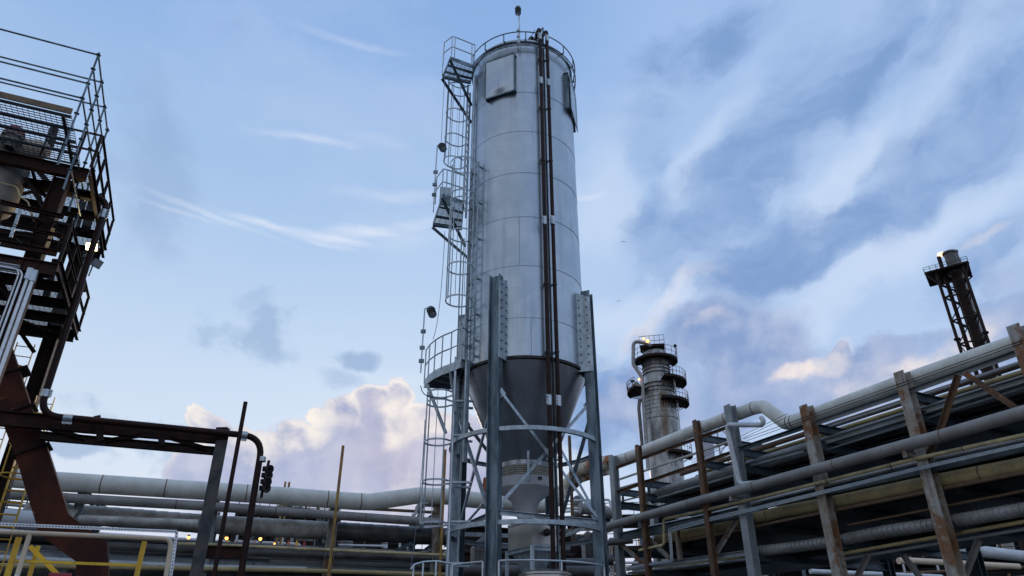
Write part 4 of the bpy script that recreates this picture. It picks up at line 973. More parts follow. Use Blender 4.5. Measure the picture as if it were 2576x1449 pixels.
# --- yellow caged ladder of the tower
def yladder(lab, p, n, z0, z1, hoops, par=None):
    q = TF.on(p, n); o = thing('caged_ladder', lab, 'ladder', V((q.x, q.y, z0)), 'yellow caged ladders of the tower')
    for s in (-.22, .22): m = MB(); m.bar(V((q.x, q.y, z0)) + TF.u * s, V((q.x, q.y, z1)) + TF.u * s, .02, .07, TF.n); m.build('stile', M_yel, o)
    z = z0 + .2
    while z < z1: m = MB(); m.tube([V((q.x, q.y, z)) - TF.u * .22, V((q.x, q.y, z)) + TF.u * .22], .014, 6); m.build('rung', M_yel, o); z += .3
    for h in hoops:
        pts = [V((q.x, q.y, h)) - TF.n * (.37 * (1 - cos(a))) + TF.u * (.37 * sin(a)) for a in [R(-150 + 300 * k / 20 + 180 - 0) for k in range(21)]]
        pts = [V((q.x, q.y, h)) - TF.n * .37 + (-TF.n * cos(R(a)) + TF.u * sin(R(a))) * .37 for a in range(-145, 146, 14)]
        m = MB(); m.tube(pts, .018, 5); m.build('cage_hoop', M_yel, o)
    if hoops:
        for a in (-100, -50, 0, 50, 100):
            b = V((q.x, q.y, 0)) - TF.n * .37 + (-TF.n * cos(R(a)) + TF.u * sin(R(a))) * .36; m = MB(); m.bar(V((b.x, b.y, min(hoops))), V((b.x, b.y, max(hoops))), .008, .035); m.build('cage_bar', M_yel, o)
    return o
yladder('yellow caged ladder behind the tower columns below the lower floor', TL2(200, 1250), n11 - .2, 6.5, 9.8, [7.3, 8.1, 8.9])
yladder('yellow caged ladder beside the lower elbow of the brown pipe', BL(300, 260), 22.5, 4.5, 7.9, [5.9, 6.7, 7.5])
yladder('long yellow ladder left of the rusty duct at the bottom left corner', BL(85, 950), 22.6, 0, 8.2, [])
# --- near yellow frame with beige pipe and slotted channel
NY = 10.0
def ty(*p): return TF.on(BL(*p), NY)
yf = thing('yellow_frame', 'yellow square tube guard frame at the bottom left corner', 'railing', ty(500, 1449))
for a, b in (((125, 1195), (35, 1500)), ((950, 1222), (905, 1500))):
    m = MB(); p, q = ty(*a), ty(*b); m.bar(V((p.x, p.y, 2.0)), p, .055, .055, TF.n); m.build('post', M_yel, yf)
m = MB(); m.bar(ty(85, 1350), ty(915, 1380), .035, .03); m.build('rail', M_yel, yf)
m = MB(); m.angle(ty(150, 1215) + TF.n * .5, ty(400, 1470) + TF.n * .5, .05, TF.n); m.build('brace', M_yel, yf)
m = MB(); p = ty(200, 1205) + TF.n * .6; m.bar(V((p.x, p.y, 2)), p, .045, .045, TF.n); m.build('post', M_yel, yf)
m = MB(); p = fillet([ty(-40, 1170) - TF.n * .15, ty(1130, 1217) - TF.n * .15, ty(1085, 1500) - TF.n * .15], .10); m.tube(p, .026, 12)
bp = m.build('beige_pipe', M_beige); tag(bp, 'beige pipe running above the yellow frame and turning down at its right end', 'pipe')
pv = thing('drop_pipe', 'beige drop pipe with grey valve left of the yellow frame rail', 'pipe', ty(150, 1449))
q = ty(212, 1180) - TF.n * .15; m = MB(); m.tube([q, V((q.x, q.y, q.z - .45))], .026, 12); m.build('pipe', M_beige, pv)
m = MB(); m.lathe([(.026, -1.2), (.028, -.9), (.038, -.88), (.038, -.8), (.028, -.78), (.028, -.62), (.04, -.6), (.04, -.52), (.028, -.5), (.028, -.44)], q, 14); m.build('coupling', M_gp, pv)
m = MB(); c = V((q.x, q.y, q.z - .68)); m.tube([c, c + TF.u * .14], .02, 10); m.box(c + TF.u * .13 + V((0, 0, -.05)), .05, .05, .13, TF.u); m.build('valve', M_gp, pv)
m = MB(); m.tube(fillet([ty(-40, 1130) - TF.n * .3, ty(1160, 1182) - TF.n * .3, ty(1118, 1500) - TF.n * .3], .06), .012, 4)
a, b, c = ty(-40, 1133) - TF.n * .3, ty(1162, 1182) - TF.n * .3, ty(1118, 1500) - TF.n * .3
m = MB(); m.bar(a, b, .012, .034, V((0, 0, 1))); m.bar(b, c, .034, .012, TF.n); pc_ = m.build('slotted_channel', M_alu); tag(pc_, 'bright slotted metal channel framing the beige pipe at bottom left', 'channel')
m = MB()
for k in range(60): p = a.lerp(b, (k + .5) / 60) - TF.n * .007; m.box(p, .016, .01, .010, TF.u)
for k in range(14): p = b.lerp(c, (k + .5) / 14) - TF.n * .007; m.box(p, .010, .01, .016, TF.u)
o = m.build('slots', M_black); o.parent = pc_; o.matrix_parent_inverse = Matrix.Translation(-V(pc_['_o'])); o['kind'] = 'stuff'
m = MB(); c = ty(530, 1470); m.lathe([(.11, -.3), (.11, 0), (.09, .02), (.09, -.1)], c, 20); tag(m.build('steel_pot', M_gp), 'small open steel cylinder at the bottom edge beside the rusty duct', 'container')
m = MB(); c = ty(400, 1450); m.tube([c - TF.u * .12, c + TF.u * .1], .035, 10); m.tube([c, c + V((0, 0, -.3))], .03, 10); tag(m.build('red_valve', M_red), 'small red valve at the bottom edge left of the steel cylinder', 'valve')

# extra members that thicken the tower: hangers, bracing and a stair flight
for k, (a, b, n, d) in enumerate(((TL2(420, 40), TL2(330, 300), n10 + 2.2, .2), (TL2(640, 130), TL2(560, 420), n11 - .3, .18), (TL2(560, 330), TL2(430, 720), n11 - .6, .16), (TL2(700, 180), TL2(640, 420), n11 - 1.2, .22),
        (TL2(250, 600), TL2(150, 980), n20 + 1.4, .22), (TL2(420, 620), TL2(330, 960), n21 - .5, .16), (TL2(60, 0), TL2(0, 150), n10 + 1.6, .2), (TL1(200, 1180), TL1(420, 1449), n10 + 1.2, .12), (TL1(420, 960), TL1(380, 1100), n10 + .5, .14),
        (TL2(0, 800), TL2(140, 1000), n20 + .8, .12), (TL2(560, 640), TL2(640, 860), n21 - .2, .08), (TL2(480, 880), TL2(600, 640), n21 - .4, .10))):
    m = MB(); m.ibeam(TF.on(a, n), TF.on(b, n), d, d, TF.n); m.build('hanger_beam', M_rustd, fr)
for k, (a, b, n) in enumerate(((TL2(0, 400), TL2(300, 440), n10 + 2), (TL2(0, 280), TL2(330, 330), n10 + 2.6), (TL2(0, 730), TL2(450, 800), n20 + 1.6), (TL2(0, 900), TL2(480, 960), n20 + 2.6))):
    m = MB(); m.tube([TF.on(a, n), TF.on(b, n)], .07, 10); tag(m.build('pipe', M_rustd), ('upper pair, front', 'upper pair, rear', 'lower pair, front', 'lower pair, rear')[k] + ' dark pipe slung under the tower floors', 'pipe', 'dark pipes under the tower floors')

# ================================================================ RIGHT PIPE RACK
RF = Frame(-27.5); TR = 18.0
def rp(p, t=TR): return RF.on(p, t)
rack = thing('pipe_rack', 'long steel pipe rack on tall columns crossing the right half of the picture', 'pipe rack', RF.P(16, 21, 0))
def rcol(mid, top, d, b, m_, t=TR, upper=None):
    q = rp(mid, t); zt = rp((top[0], top[1]), t).z
    m = MB(); m.ibeam(V((q.x, q.y, 0)), V((q.x, q.y, zt)), d, b, RF.n, .022, .016)
    o = m.build('column', m_, rack, label=upper); return V((q.x, q.y, zt))
P_ = [(RR(1660, 700), RT(1250, 565), M_steelm), (RR(490, 800), RT(260, 912), M_steelm), (RB(1480, 700), RM(410, 250), M_steelp)]
tops = [rcol(a, b, .30, .30, c) for a, b, c in P_]
rcol(RT(2530, 180), RT(2500, 60), .30, .30, M_steelm)
tops.append(rcol(RB(300, 700), RB(275, 335), .28, .28, M_steelp))
rcol(RB(1100, 450), RB(1045, 8), .20, .20, M_steelr, TR - .25, 'slimmer rust brown column')
rcol(RB(540, 600), RB(507, 238), .20, .20, M_steelr, TR - .25, 'slimmer rust brown column')
rcol(RB(645, 800), RB(632, 575), .26, .26, M_lgrey, TR + 2.5)
for x, y0, y1, w_ in ((1190, 960, 1270, .16), (880, 1030, 1310, .14), (590, 1090, 1330, .16)):          # short posts of the lower truss
    a = rp(RB(x - 25, y0), TR); b = rp(RB(x + 20, y1), TR); m = MB(); m.ibeam(V((b.x, b.y, b.z)), V((b.x, b.y, a.z)), w_, w_, RF.n); m.build('truss_post', M_steelm, rack)
AL = [RF.ab(t)[0] for t in tops]              # along-positions of main columns
COLS = sorted(AL + [RF.ab(rp(RT(2530, 180)))[0], RF.ab(rp(RB(540, 600)))[0]])
# tiers
z1 = rp(RT(370, 1120)).z; z2 = rp(RT(470, 1305), TR + .5).z; z3 = rp(RB(1500, 860)).z - .2; z4 = rp(RB(1540, 1240)).z
TB = 24.5
for a in COLS:
    for z, d in ((z1, .26), (z2 - .12, .28), (z3 - .2, .26), (z4 - .1, .24)):
        m = MB(); m.ibeam(RF.P(a + .0, TR + .17, z), RF.P(a, TB, z), d, .18); m.build('cross_beam', M_steelb, rack)
    m = MB(); m.ibeam(RF.P(a, TB, 0), RF.P(a, TB, z1 + .4), .3, .3, RF.n); m.build('rear_column', M_steelb, rack)
    for dt in (.55, 1.7):
        m = MB(); m.bar(RF.P(a + .25, TR + dt, z2 - .05), RF.P(a + .25, TR + dt, z1 - .1), .10, .06); m.build('hanger', M_steelb, rack)
# extra cross beams at rust columns
for a in [RF.ab(rp(RB(1100, 450)))[0]]:
    for z in (rp(RB(1090, 155)).z, rp(RB(1115, 400)).z): m = MB(); m.ibeam(RF.P(a, TR + .1, z), RF.P(a, TB, z), .24, .16); m.build('cross_beam', M_steelb, rack)
def lon(name, a, b, t, kind, d, w_, m_):
    p, q = rp(a, t), rp(b, t); m = MB()
    getattr(m, kind)(p, q, d, w_) if kind in ('ibeam', 'channel') else (m.angle(p, q, d) if kind == 'angle' else m.bar(p, q, w_, d))
    return m.build(name, m_, rack)
lon('longitudinal', RT(430, 1312), RT(2640, 625), TR + .5, 'channel', .17, .10, M_steelp)
lon('longitudinal', RB(690, 722), RB(1400, 510), TR + .5, 'channel', .15, .10, M_steelp)
lon('longitudinal', RB(1510, 432), RB(2042, 290), TR + .5, 'channel', .15, .10, M_steelp)
lon('longitudinal', RB(400, 1385), RB(1540, 1235), TR, 'channel', .16, .09, M_steelp)
lon('longitudinal', RB(345, 1090), RB(1500, 855), TR, 'ibeam', .32, .2, M_steelb)
lon('tie', RB(300, 440), RB(1350, 55), TR, 'angle', .09, 0, M_steelr)
lon('tie', RB(310, 665), RB(1365, 295), TR, 'angle', .09, 0, M_steelr)
lon('tie', RM(500, 765), RM(1300, 490), TR, 'angle', .11, 0, M_steelb)
lon('tie', RT(330, 1085), RT(1235, 775), TR + .05, 'angle', .12, 0, M_steelp)
lon('tie', RT(1340, 740), RT(2560, 300), TR + .05, 'angle', .12, 0, M_steelp)
lon('longitudinal', RR(-200, 690), RR(1520, 310), TR + .1, 'channel', .22, .12, M_steelb)
lon('longitudinal', RR(1560, 300), RR(2620, 60), TR + .1, 'channel', .22, .12, M_steelb)
for a, b, t, mm in ((RT(1890, 590), RT(1690, 1200), TR, M_steelr), (RT(1650, 1310), RT(1540, 1500), TR, M_steelr), (RT(1945, 560), RT(2510, 945), TR, M_steelr), (RB(610, 1090), RB(810, 1285), TR + .1, M_steelm),
                 (RB(345, 1135), RB(575, 1345), TR + .1, M_steelm), (RB(1460, 885), RB(1245, 1240), TR + .1, M_steelm), (RB(1110, 985), RB(960, 1200), TR + 1.2, M_rustd),
                 (RR(930, 1225), RR(815, 1449), TR + 1, M_grey), (RR(2110, 1060), RR(1960, 1449), TR + 1, M_grey), (RR(1300, 1215), RR(1480, 1449), TR + 1.5, M_grey)):
    m = MB(); m.angle(rp(a, t), rp(b, t), .12, RF.n); m.build('diagonal', mm, rack)
m = MB(); q = rp(RR(1290, 90), TR - .55); m.bar(q + V((0, 0, .18)), q - V((0, 0, .22)), .06, .1); m.ibeam(q - V((0, 0, .1)), RF.P(RF.ab(q)[0], TR, q.z - .1), .14, .1); m.build('bracket', M_steelm, rack)
m = MB(); q = rp(RB(1360, 700), TR - .55); m.bar(q + V((0, 0, .16)), q - V((0, 0, .2)), .06, .1); m.ibeam(q - V((0, 0, .1)), RF.P(RF.ab(q)[0], TR, q.z - .1), .14, .1); m.build('bracket', M_steelm, rack)

GP = 'pipes along the right pipe rack'
def pipe(lab, pts, r, m_, t=TR, fl=None, group=GP, frame=RF, wrap=None, amp=.035, cat='pipe', flanges=(), name='pipe', n=14):
    """pts: bearings on the plane t (or world points)"""
    pp = [p if isinstance(p, V) else frame.on(p, t) for p in pts]
    if fl: pp = fillet(pp, fl, 8)
    if wrap:                                   # overlapping jacket sheets
        out = []; rs = []
        for a, b in zip(pp, pp[1:]):
            L = (b - a).length; k = max(1, round(L / wrap))
            for i in range(k):
                p0, p1 = a.lerp(b, i / k), a.lerp(b, (i + .97) / k); j = 1 + random.uniform(-.012, .012)
                out += [p0, p1]; rs += [r * (1 - amp * .3) * j, r * (1 + amp) * j]
        out.append(pp[-1]); rs.append(r)
        if not (flanges): 
            m = MB(); m.tube(out, r, 20, rs=rs); o = m.build(name, m_); return tag(o, lab, cat, group)
        pp = out
    else: rs = None
    if not flanges:
        m = MB(); m.tube(pp, r, n, rs=rs); return tag(m.build(name, m_), lab, cat, group)
    o = thing(name, lab, cat, V((pp[0].x, pp[0].y, 0)), group)
    m = MB(); m.tube(pp, r, n, rs=rs); m.build('tube', m_, o)
    for f in flanges:
        q = frame.on(f, t) if not isinstance(f, V) else f
        # nearest path direction
        best = min(range(len(pp) - 1), key=lambda i: ((pp[i] + pp[i + 1]) / 2 - q).length if (pp[i+1]-pp[i]).length < 1 else abs((q - pp[i]).cross((pp[i + 1] - pp[i]).normalized()).length) + max(0, (q - pp[i]).dot(pp[i] - pp[i + 1]), (q - pp[i + 1]).dot(pp[i + 1] - pp[i])))
        d = (pp[best + 1] - pp[best]).normalized(); c = pp[best] + d * (q - pp[best]).dot(d)
        m = MB(); m.lathe([(r + .001, -.02), (r + .007, -.014), (r + .007, .014), (r + .001, .02)], c, 20, d); m.build('weld_ring', M_brnpipe, o)
    return o
# --- top white pipe with the raised bend
pipe('large white pipe on top of the right rack with a raised dogleg bend', [RB(100, 440), RB(430, 345), RM(60, 522), RM(690, 285), RM(800, 268), RM(1065, 470), RM(1160, 452), RT(335, 1012), RT(1330, 648), RT(2510, 245), RT(2750, 150)], .225, M_white, TR + .42, fl=.28, flanges=[RB(430, 345), RM(690, 285), RM(520, 340), RM(1110, 465), RM(1160, 452), RM(100, 505), RM(360, 400)], n=24)
for k, (a, b, lab) in enumerate(((RM(0, 862), RT(2560, 215), 'upper'), (RM(0, 905), RT(2560, 245), 'lower'))):
    # rack wires sag slightly between columns
    m = MB(); p, q = rp(RM(560, 660) if k == 0 else RM(600, 680), TR - .16), rp(b, TR - .16); m.tube([p, q], .010, 5)
    tag(m.build('wire', M_cable), lab + ' of two thin black wires strung across the white top pipe', 'wire', 'wires along the right rack')
for k, (a, b) in enumerate(((RB(1000, 380), RB(1900, -60)), (RB(1010, 400), RB(1860, -10)))):
    m = MB(); p, q = rp(a, TR - .14), rp(b, TR - .14); m.tube([p, q], .008, 5); tag(m.build('wire', M_cable), ('upper', 'lower')[k] + ' thin wire strung between the two rust brown columns and the bend', 'wire', 'wires along the right rack')
# --- mid grey pipe in front of the columns
pipe('thick grey pipe running in front of the rack columns at mid height', [RB(232, 990), RB(1000, 773), RT(1700, 1232), RT(2640, 965)], .155, M_grey, TR - .5, flanges=[RB(515, 910), RB(990, 775), RB(1590, 625), RR(565, 258), RT(1705, 1230)], n=24)
m = MB(); p = rp(RB(225, 985), TR - .5); d = RF.u; m.lathe([(.01, .13), (.17, .12), (.185, .08), (.185, -.02), (.16, -.05)], p, 20, d)
for k in range(8): a = k * pi / 4; m.box(p + d * .13 + (RF.n * cos(a) + V((0, 0, 1)) * sin(a)) * .13, .05, .03, .03, d)
tag(m.build('blind_flange', M_cladd), 'dark bolted end flange of the thick grey pipe beside the right silo leg', 'flange')
# white hooked vent line round the third column
pipe('white bent pipe dropping from the top pipe around a grey column to the grey pipe', [RM(770, 400), RM(800, 440), RM(780, 490), RM(380, 490), RM(365, 560), RM(510, 1180), RM(560, 1200), RM(790, 1178)], .085, M_lgrey, TR - .28, fl=.16)
pipe('thin cream yellow pipe with a square drop at its left end', [RB(520, 1212), RB(752, 1160), RB(745, 925), RB(1170, 832), RR(0, 545), RR(1430, 190), RR(2640, -75)], .052, M_cream, TR - .22, fl=.16, flanges=[RR(480, 418), RR(1160, 260), RT(1925, 1360)])
pipe('pale grey pipe just below the cream yellow pipe', [RB(600, 1000), RB(1170, 880), RR(0, 585), RR(1160, 290), RR(2640, -40)], .06, M_lgrey, TR + .35, flanges=[RR(1175, 285)])
for k in range(3):
    dy = k * 14
    pipe(('upper', 'middle', 'lower')[k] + ' of three thin galvanised conduits below the cream pipe', [RB(400, 1372 + dy * .4), RB(815 + k * 9, 1300 + dy * .6), RB(790 + k * 12, 1012 + dy), RB(1180, 910 + dy), RR(0, 640 + dy), RR(1530, 262 + dy), RR(2640, 12 + dy)], .018, M_gp, TR - .30, fl=.08, group='thin conduits along the right rack', cat='conduit', name='conduit')
pipe('thick tan yellow pipe below the conduits with rust streaks', [RB(690, 1112), RB(1100, 1032), RR(0, 755), RR(600, 645), RR(1450, 470), RR(2640, 245)], .185, M_tan, TR + .45, flanges=[RR(530, 650), RR(1640, 430), RR(2120, 320), RB(1720, 900)], n=24)
pipe('thin rust tan pipe running under the thick tan pipe', [RB(870, 1138), RB(1500, 1015), RR(0, 852), RR(1530, 548), RR(2640, 325)], .048, M_brnpipe, TR + .3, flanges=[RR(1140, 620), RR(1640, 500)])
pipe('grey insulated pipe in overlapping jacket sheets on the lowest tier', [RB(1600, 1222), RR(0, 1145), RR(500, 1080), RR(1100, 962), RR(1640, 885), RR(2640, 718)], .150, M_clad, TR + .45, wrap=.16, amp=.11)
# --- pipes filling the tiers, seen from below
fill1 = [(.09, M_brnpipe, 'rust tan'), (.07, M_tan, 'tan'), (.11, M_clad, 'grey clad'), (.06, M_lgrey, 'thin pale'), (.12, M_cladd, 'dark clad'), (.08, M_grey, 'dull grey'), (.10, M_cladd, 'dark'), (.05, M_white, 'thin white'), (.13, M_clad, 'thick grey')]
A_0, A_1 = 2.5, 24.8
ordn = ['first', 'second', 'third', 'fourth', 'fifth', 'sixth', 'seventh', 'eighth', 'ninth', 'tenth', 'eleventh', 'twelfth', 'thirteenth', 'fourteenth']
def tier(nm, z, specs, t0, gap, a0, a1, sag=0):
    t = t0
    for i, (r, m_, cn) in enumerate(specs):
        t += r; e = a1 - random.uniform(0, 2.5)
        p, q = RF.P(a0, t, z + r + .005), RF.P(e, t, z + r + .005)
        m = MB()
        if 'clad' in cn:
            k = int((e - a0) / .45); pp = []; rs = []
            for j in range(k): pp += [p.lerp(q, j / k), p.lerp(q, (j + .96) / k)]; rs += [r, r * 1.04]
            m.tube(pp + [q], r, 14, rs=rs + [r])
        else: m.tube([p, q], r, 14)
        tag(m.build('pipe', m_), '%s pipe, %s from front, %s tier of right rack' % (cn, ordn[i], nm), 'pipe', 'pipes filling the %s tier of the right rack' % nm)
        t += r + gap
tier('top', z1 + .14, fill1, TR + 1.0, .36, A_0, 22.5)
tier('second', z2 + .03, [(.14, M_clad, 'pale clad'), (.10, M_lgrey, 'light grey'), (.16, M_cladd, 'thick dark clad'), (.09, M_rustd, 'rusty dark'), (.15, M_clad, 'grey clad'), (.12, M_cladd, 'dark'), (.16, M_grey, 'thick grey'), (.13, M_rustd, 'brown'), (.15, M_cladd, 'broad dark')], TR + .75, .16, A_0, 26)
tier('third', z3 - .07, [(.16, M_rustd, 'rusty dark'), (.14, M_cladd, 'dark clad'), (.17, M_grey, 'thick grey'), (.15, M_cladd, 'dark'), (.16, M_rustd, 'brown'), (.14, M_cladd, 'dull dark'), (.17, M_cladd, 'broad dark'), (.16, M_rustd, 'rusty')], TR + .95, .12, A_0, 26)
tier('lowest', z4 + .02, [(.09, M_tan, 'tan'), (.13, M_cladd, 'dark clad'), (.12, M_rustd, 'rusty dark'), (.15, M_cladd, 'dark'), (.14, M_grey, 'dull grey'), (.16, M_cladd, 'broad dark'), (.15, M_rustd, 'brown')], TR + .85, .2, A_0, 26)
tray_z = rp(RR(600, 560), TR + .9).z
m = MB(); m.bar(RF.P(A_0, TR + 1.35, tray_z), RF.P(17.2, TR + 1.35, tray_z), 1.5, .03); m.bar(RF.P(A_0, TR + .6, tray_z + .04), RF.P(17.2, TR + .6, tray_z + .04), .03, .12)
tag(m.build('cable_tray', M_rustd), 'dark cable tray directly above the thick tan yellow pipe', 'cable tray', 'cable trays in the right rack')
# solid cable trays hide the sky in the tiers
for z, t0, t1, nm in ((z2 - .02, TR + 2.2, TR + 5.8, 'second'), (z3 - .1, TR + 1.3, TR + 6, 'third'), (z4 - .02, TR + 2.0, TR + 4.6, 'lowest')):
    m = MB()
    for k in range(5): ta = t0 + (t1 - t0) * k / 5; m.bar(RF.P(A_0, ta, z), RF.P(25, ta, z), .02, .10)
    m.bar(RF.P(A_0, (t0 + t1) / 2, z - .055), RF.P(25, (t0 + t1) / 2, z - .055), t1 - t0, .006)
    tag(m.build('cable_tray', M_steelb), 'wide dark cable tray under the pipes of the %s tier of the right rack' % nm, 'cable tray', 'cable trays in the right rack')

GT = 'thin lines threaded through the right rack'
for k, (a, b, t, r, m_, lab) in enumerate(((RT(340, 1190), RT(2640, 420), TR + .8, .035, M_lgrey, 'thin pale line just under the top tier of the right rack'),
        (RT(420, 1400), RT(2640, 700), TR + .6, .03, M_gp, 'thin galvanised line below the second tier channel'),
        (RB(320, 560), RB(1400, 190), TR + .5, .05, M_white, 'slim white line behind the two rust brown columns'),
        (RB(340, 640), RB(1420, 330), TR + 1.2, .06, M_grey, 'slim grey line low behind the two rust brown columns'),
        (RB(340, 760), RB(1480, 470), TR + 1.0, .04, M_lgrey, 'thin pale line between the rust brown columns and second tier'),
        (RR(700, 900), RR(2640, 520), TR + .75, .035, M_brnpipe, 'thin rust line in the dark below the thick tan pipe'),
        (RR(600, 1210), RR(2640, 850), TR + .6, .05, M_tan, 'thin tan line directly under the insulated pipe'),
        (RR(650, 1260), RR(2640, 930), TR + 1.0, .04, M_lgrey, 'thin pale line under the lowest tier'),
        (RB(420, 1420), RB(1560, 1290), TR + .3, .04, M_gp, 'thin galvanised line along the lowest rack beam'))):
    p, q = rp(a, t), rp(b, t); m = MB(); m.tube([p, q], r, 8); tag(m.build('pipe', m_), lab, 'pipe', GT)
for k, (x, y0, y1, t, m_, lab) in enumerate(((RB(240, 0)[0], RB(0, 1100)[1], RB(0, 1449)[1], TR - .2, M_lgrey, 'left of two pale drop lines beside the first rack column'), (RB(262, 0)[0], RB(0, 1110)[1], RB(0, 1449)[1], TR - .2, M_beige, 'right of two pale drop lines beside the first rack column'),
        (RB(330, 0)[0], RB(0, 1255)[1], RB(0, 1449)[1], TR + .3, M_clad, 'clustered grey line, left one, at the foot of the first rack bay'), (RB(350, 0)[0], RB(0, 1255)[1], RB(0, 1449)[1], TR + .3, M_clad2, 'clustered grey line, middle one, at the foot of the first rack bay'), (RB(372, 0)[0], RB(0, 1262)[1], RB(0, 1449)[1], TR + .3, M_clad, 'clustered grey line, right one, at the foot of the first rack bay'))):
    p = rp((x, y0), t); m = MB(); m.tube(fillet([V((p.x, p.y, 0)), p, p + RF.n * .8], .1), .04, 8); tag(m.build('drop_line', m_), lab, 'pipe')
# ================================================================ LEFT PIPE RACK (behind the silo)
LF = Frame(69.5); TL = 29.5
GL = 'pipes along the far pipe rack behind the silo'
lr = thing('pipe_rack', 'far pipe rack crossing low behind the silo from left edge to its corner', 'pipe rack', LF.P(-5, 30, 0))
def lcol(p, ztop, d, m_, t=TL + .1, off=0):
    q = LF.on(p, t); zt = LF.on(ztop, t).z; m = MB(); m.ibeam(V((q.x, q.y, 0)), V((q.x, q.y, zt)), d, d, LF.u); m.build('column', m_, lr); return LF.ab(q)[0]
LA = [lcol(BL(520, 1000), BL(565, 820), .30, M_steelp), lcol(BL(1400, 1050), BL(1435, 880), .30, M_steelp), lcol(BC(895, 1100), BC(918, 858), .34, M_steelm), lcol(BC(1690, 1050), BC(1702, 842), .34, M_steelm),
      lcol(SB(1985, 640), SB(1955, 335), .28, M_steelp)]
LA.append(2 * LA[0] - LA[1])
lz = [LF.on(BC(900, y), TL).z for y in (925, 1045, 1180, 1275, 1370)]
for a in LA:
    for z in lz:
        m = MB(); m.ibeam(LF.P(a, TL + .3, z), LF.P(a, TL + 4.5, z), .22, .15); m.build('cross_beam', M_steelb, lr)
    m = MB(); m.ibeam(LF.P(a, TL + 4.6, 0), LF.P(a, TL + 4.6, lz[0] + .3), .3, .3, LF.u); m.build('rear_column', M_steelb, lr)
for y0, y1, xx, d in ((1345, 1395, 0, .22),):
    m = MB(); m.ibeam(LF.on(BC(-400, y0 - 20), TL + .5), LF.on(BC(1700, y1 + 20), TL + .5), d, .16); m.build('longitudinal', M_steelb, lr)
m = MB(); m.ibeam(LF.on(BL(-40, 1290), TL + .4), LF.on(BC(1700, 1440), TL + .4), .25, .16); m.build('longitudinal', M_steelp, lr)
for a, b in ((BC(1370, 1260), BC(1500, 1200)), (BC(830, 1180), BC(900, 1120)), (BC(1600, 1250), BC(1680, 1190)), (BL(560, 870), BL(600, 930))):
    m = MB(); m.angle(LF.on(a, TL + .2), LF.on(b, TL + .2), .13, LF.n); m.build('knee_brace', M_steelb, lr)
def lpipe(lab, pts, r, m_, t, **k):
    pts = [p if isinstance(p, V) else LF.on(p, t) for p in pts]
    if 8 < LF.ab(pts[-1])[0] + 3 < 14 and len(pts) < 5 and not k.get('fl') and lab.split()[0] in ('grey', 'very', 'thin', 'dark', 'second', 'long', 'dull', 'broad') and 'rail' not in lab and 'red' not in lab:
        d = (pts[-1] - pts[-2]).normalized(); pts[-1] = pts[-1] + d * (14.2 - LF.ab(pts[-1])[0]) / d.dot(LF.u)
    return pipe(lab, pts, r, m_, t, group=GL, frame=LF, **k)
lpipe('largest white pipe on top of the far rack, rising shallowly near the silo', [BL(-60, 792), BL(375, 828), BL(1683, 910), BC(1080, 887), BC(1190, 890), BC(1540, 842), BC(1780, 850), SB(600, 738), SB(900, 765), SB(1250, 795), SB(1390, 795)], .33, M_white, TL - .1, fl=.5, flanges=[BL(670, 845), BL(1090, 873), BC(250, 825), BC(860, 868), BC(1110, 888)], n=28)
# corner riser
pp = [LF.on(SB(1250, 795), TL - .1), LF.on(SB(1400, 770), TL), RF.on(SB(1500, 650), TR + .6), RF.on(SB(1640, 465), TR + .5), RF.on(SB(1740, 425), TR + .42), RF.on(SB(1980, 385), TR + .42), RF.on(RB(120, 432), TR + .42)]
pipe('rust stained elbow pipe joining far and right racks behind the right silo leg', fillet(pp, .5, 8), .31, M_whiter, flanges=[pp[3], pp[4]], group=GL, n=28)
pipe('lower rust stained pipe curving below the big elbow beside the right silo leg', [SB(1560, 640), SB(1650, 545), SB(1780, 500), SB(1900, 470), RB(250, 470)], .22, M_whiter, TR + .9, fl=.4, group=GL)
lpipe('thin grey rail pipe hugging the underside of the largest white pipe', [BL(390, 882), BL(1683, 945), BC(910, 915)], .07, M_grey, TL - .1)
lpipe('thin rust red pipe below the shallow rise of the white pipe', [BC(950, 930), BC(1690, 970)], .06, M_brnpipe, TL - .1)
lpipe('grey pipe, second from the top of the far rack', [BL(-60, 905), BL(400, 935), BC(0, 925), BC(900, 990), BC(1700, 1045)], .17, M_grey, TL - .3, flanges=[BL(430, 936), BL(1160, 975), BC(470, 955), BC(1148, 1000)])
lpipe('very thick pale insulated pipe on the far rack left of the tan pole', [BL(440, 1040), BC(0, 1060), BC(895, 1108)], .34, M_clad2, TL + .6, wrap=.42)
lpipe('very thick dark insulated pipe on the far rack running on to the silo', [BC(900, 1108), BC(1680, 1150), SB(950, 1095)], .34, M_cladd, TL + .6, wrap=.5)
lpipe('tan wrapped pipe with pale end caps in front of the far rack', [BL(515, 1078), BL(1300, 1108)], .155, M_clad2, TL - .6, wrap=.3)
lpipe('pale silver drum shaped pipe end at the far left behind the rusty duct', [BL(-60, 1065), BL(270, 1090), BL(330, 1100)], .30, M_lgrey, TL - 1.6, wrap=.8)
lpipe('pale clad elbow between the silver pipe and the thick insulated pipe', [BL(200, 1040), BL(235, 1000), BL(300, 985), BL(460, 1040), BL(500, 1060)], .30, M_clad2, TL + .2, fl=.5)
lpipe('thin beige pipe crossing the far rack low down', [BL(1170, 1237), BC(0, 1212), BC(1700, 1290)], .06, M_cream, TL - .3)
lpipe('dark pipe below the thin beige pipe on the far rack', [BL(700, 1250), BC(280, 1272), BC(1500, 1312), BC(1760, 1325)], .13, M_cladd, TL + .1)
lpipe('second dark pipe low on the far rack', [BL(200, 1270), BC(280, 1300), BC(1700, 1345)], .12, M_steelb, TL + 1.4)
lpipe('pale grey pipe near the bottom of the far rack', [BL(-40, 1330), BC(0, 1385), BC(700, 1400)], .10, M_lgrey, TL)
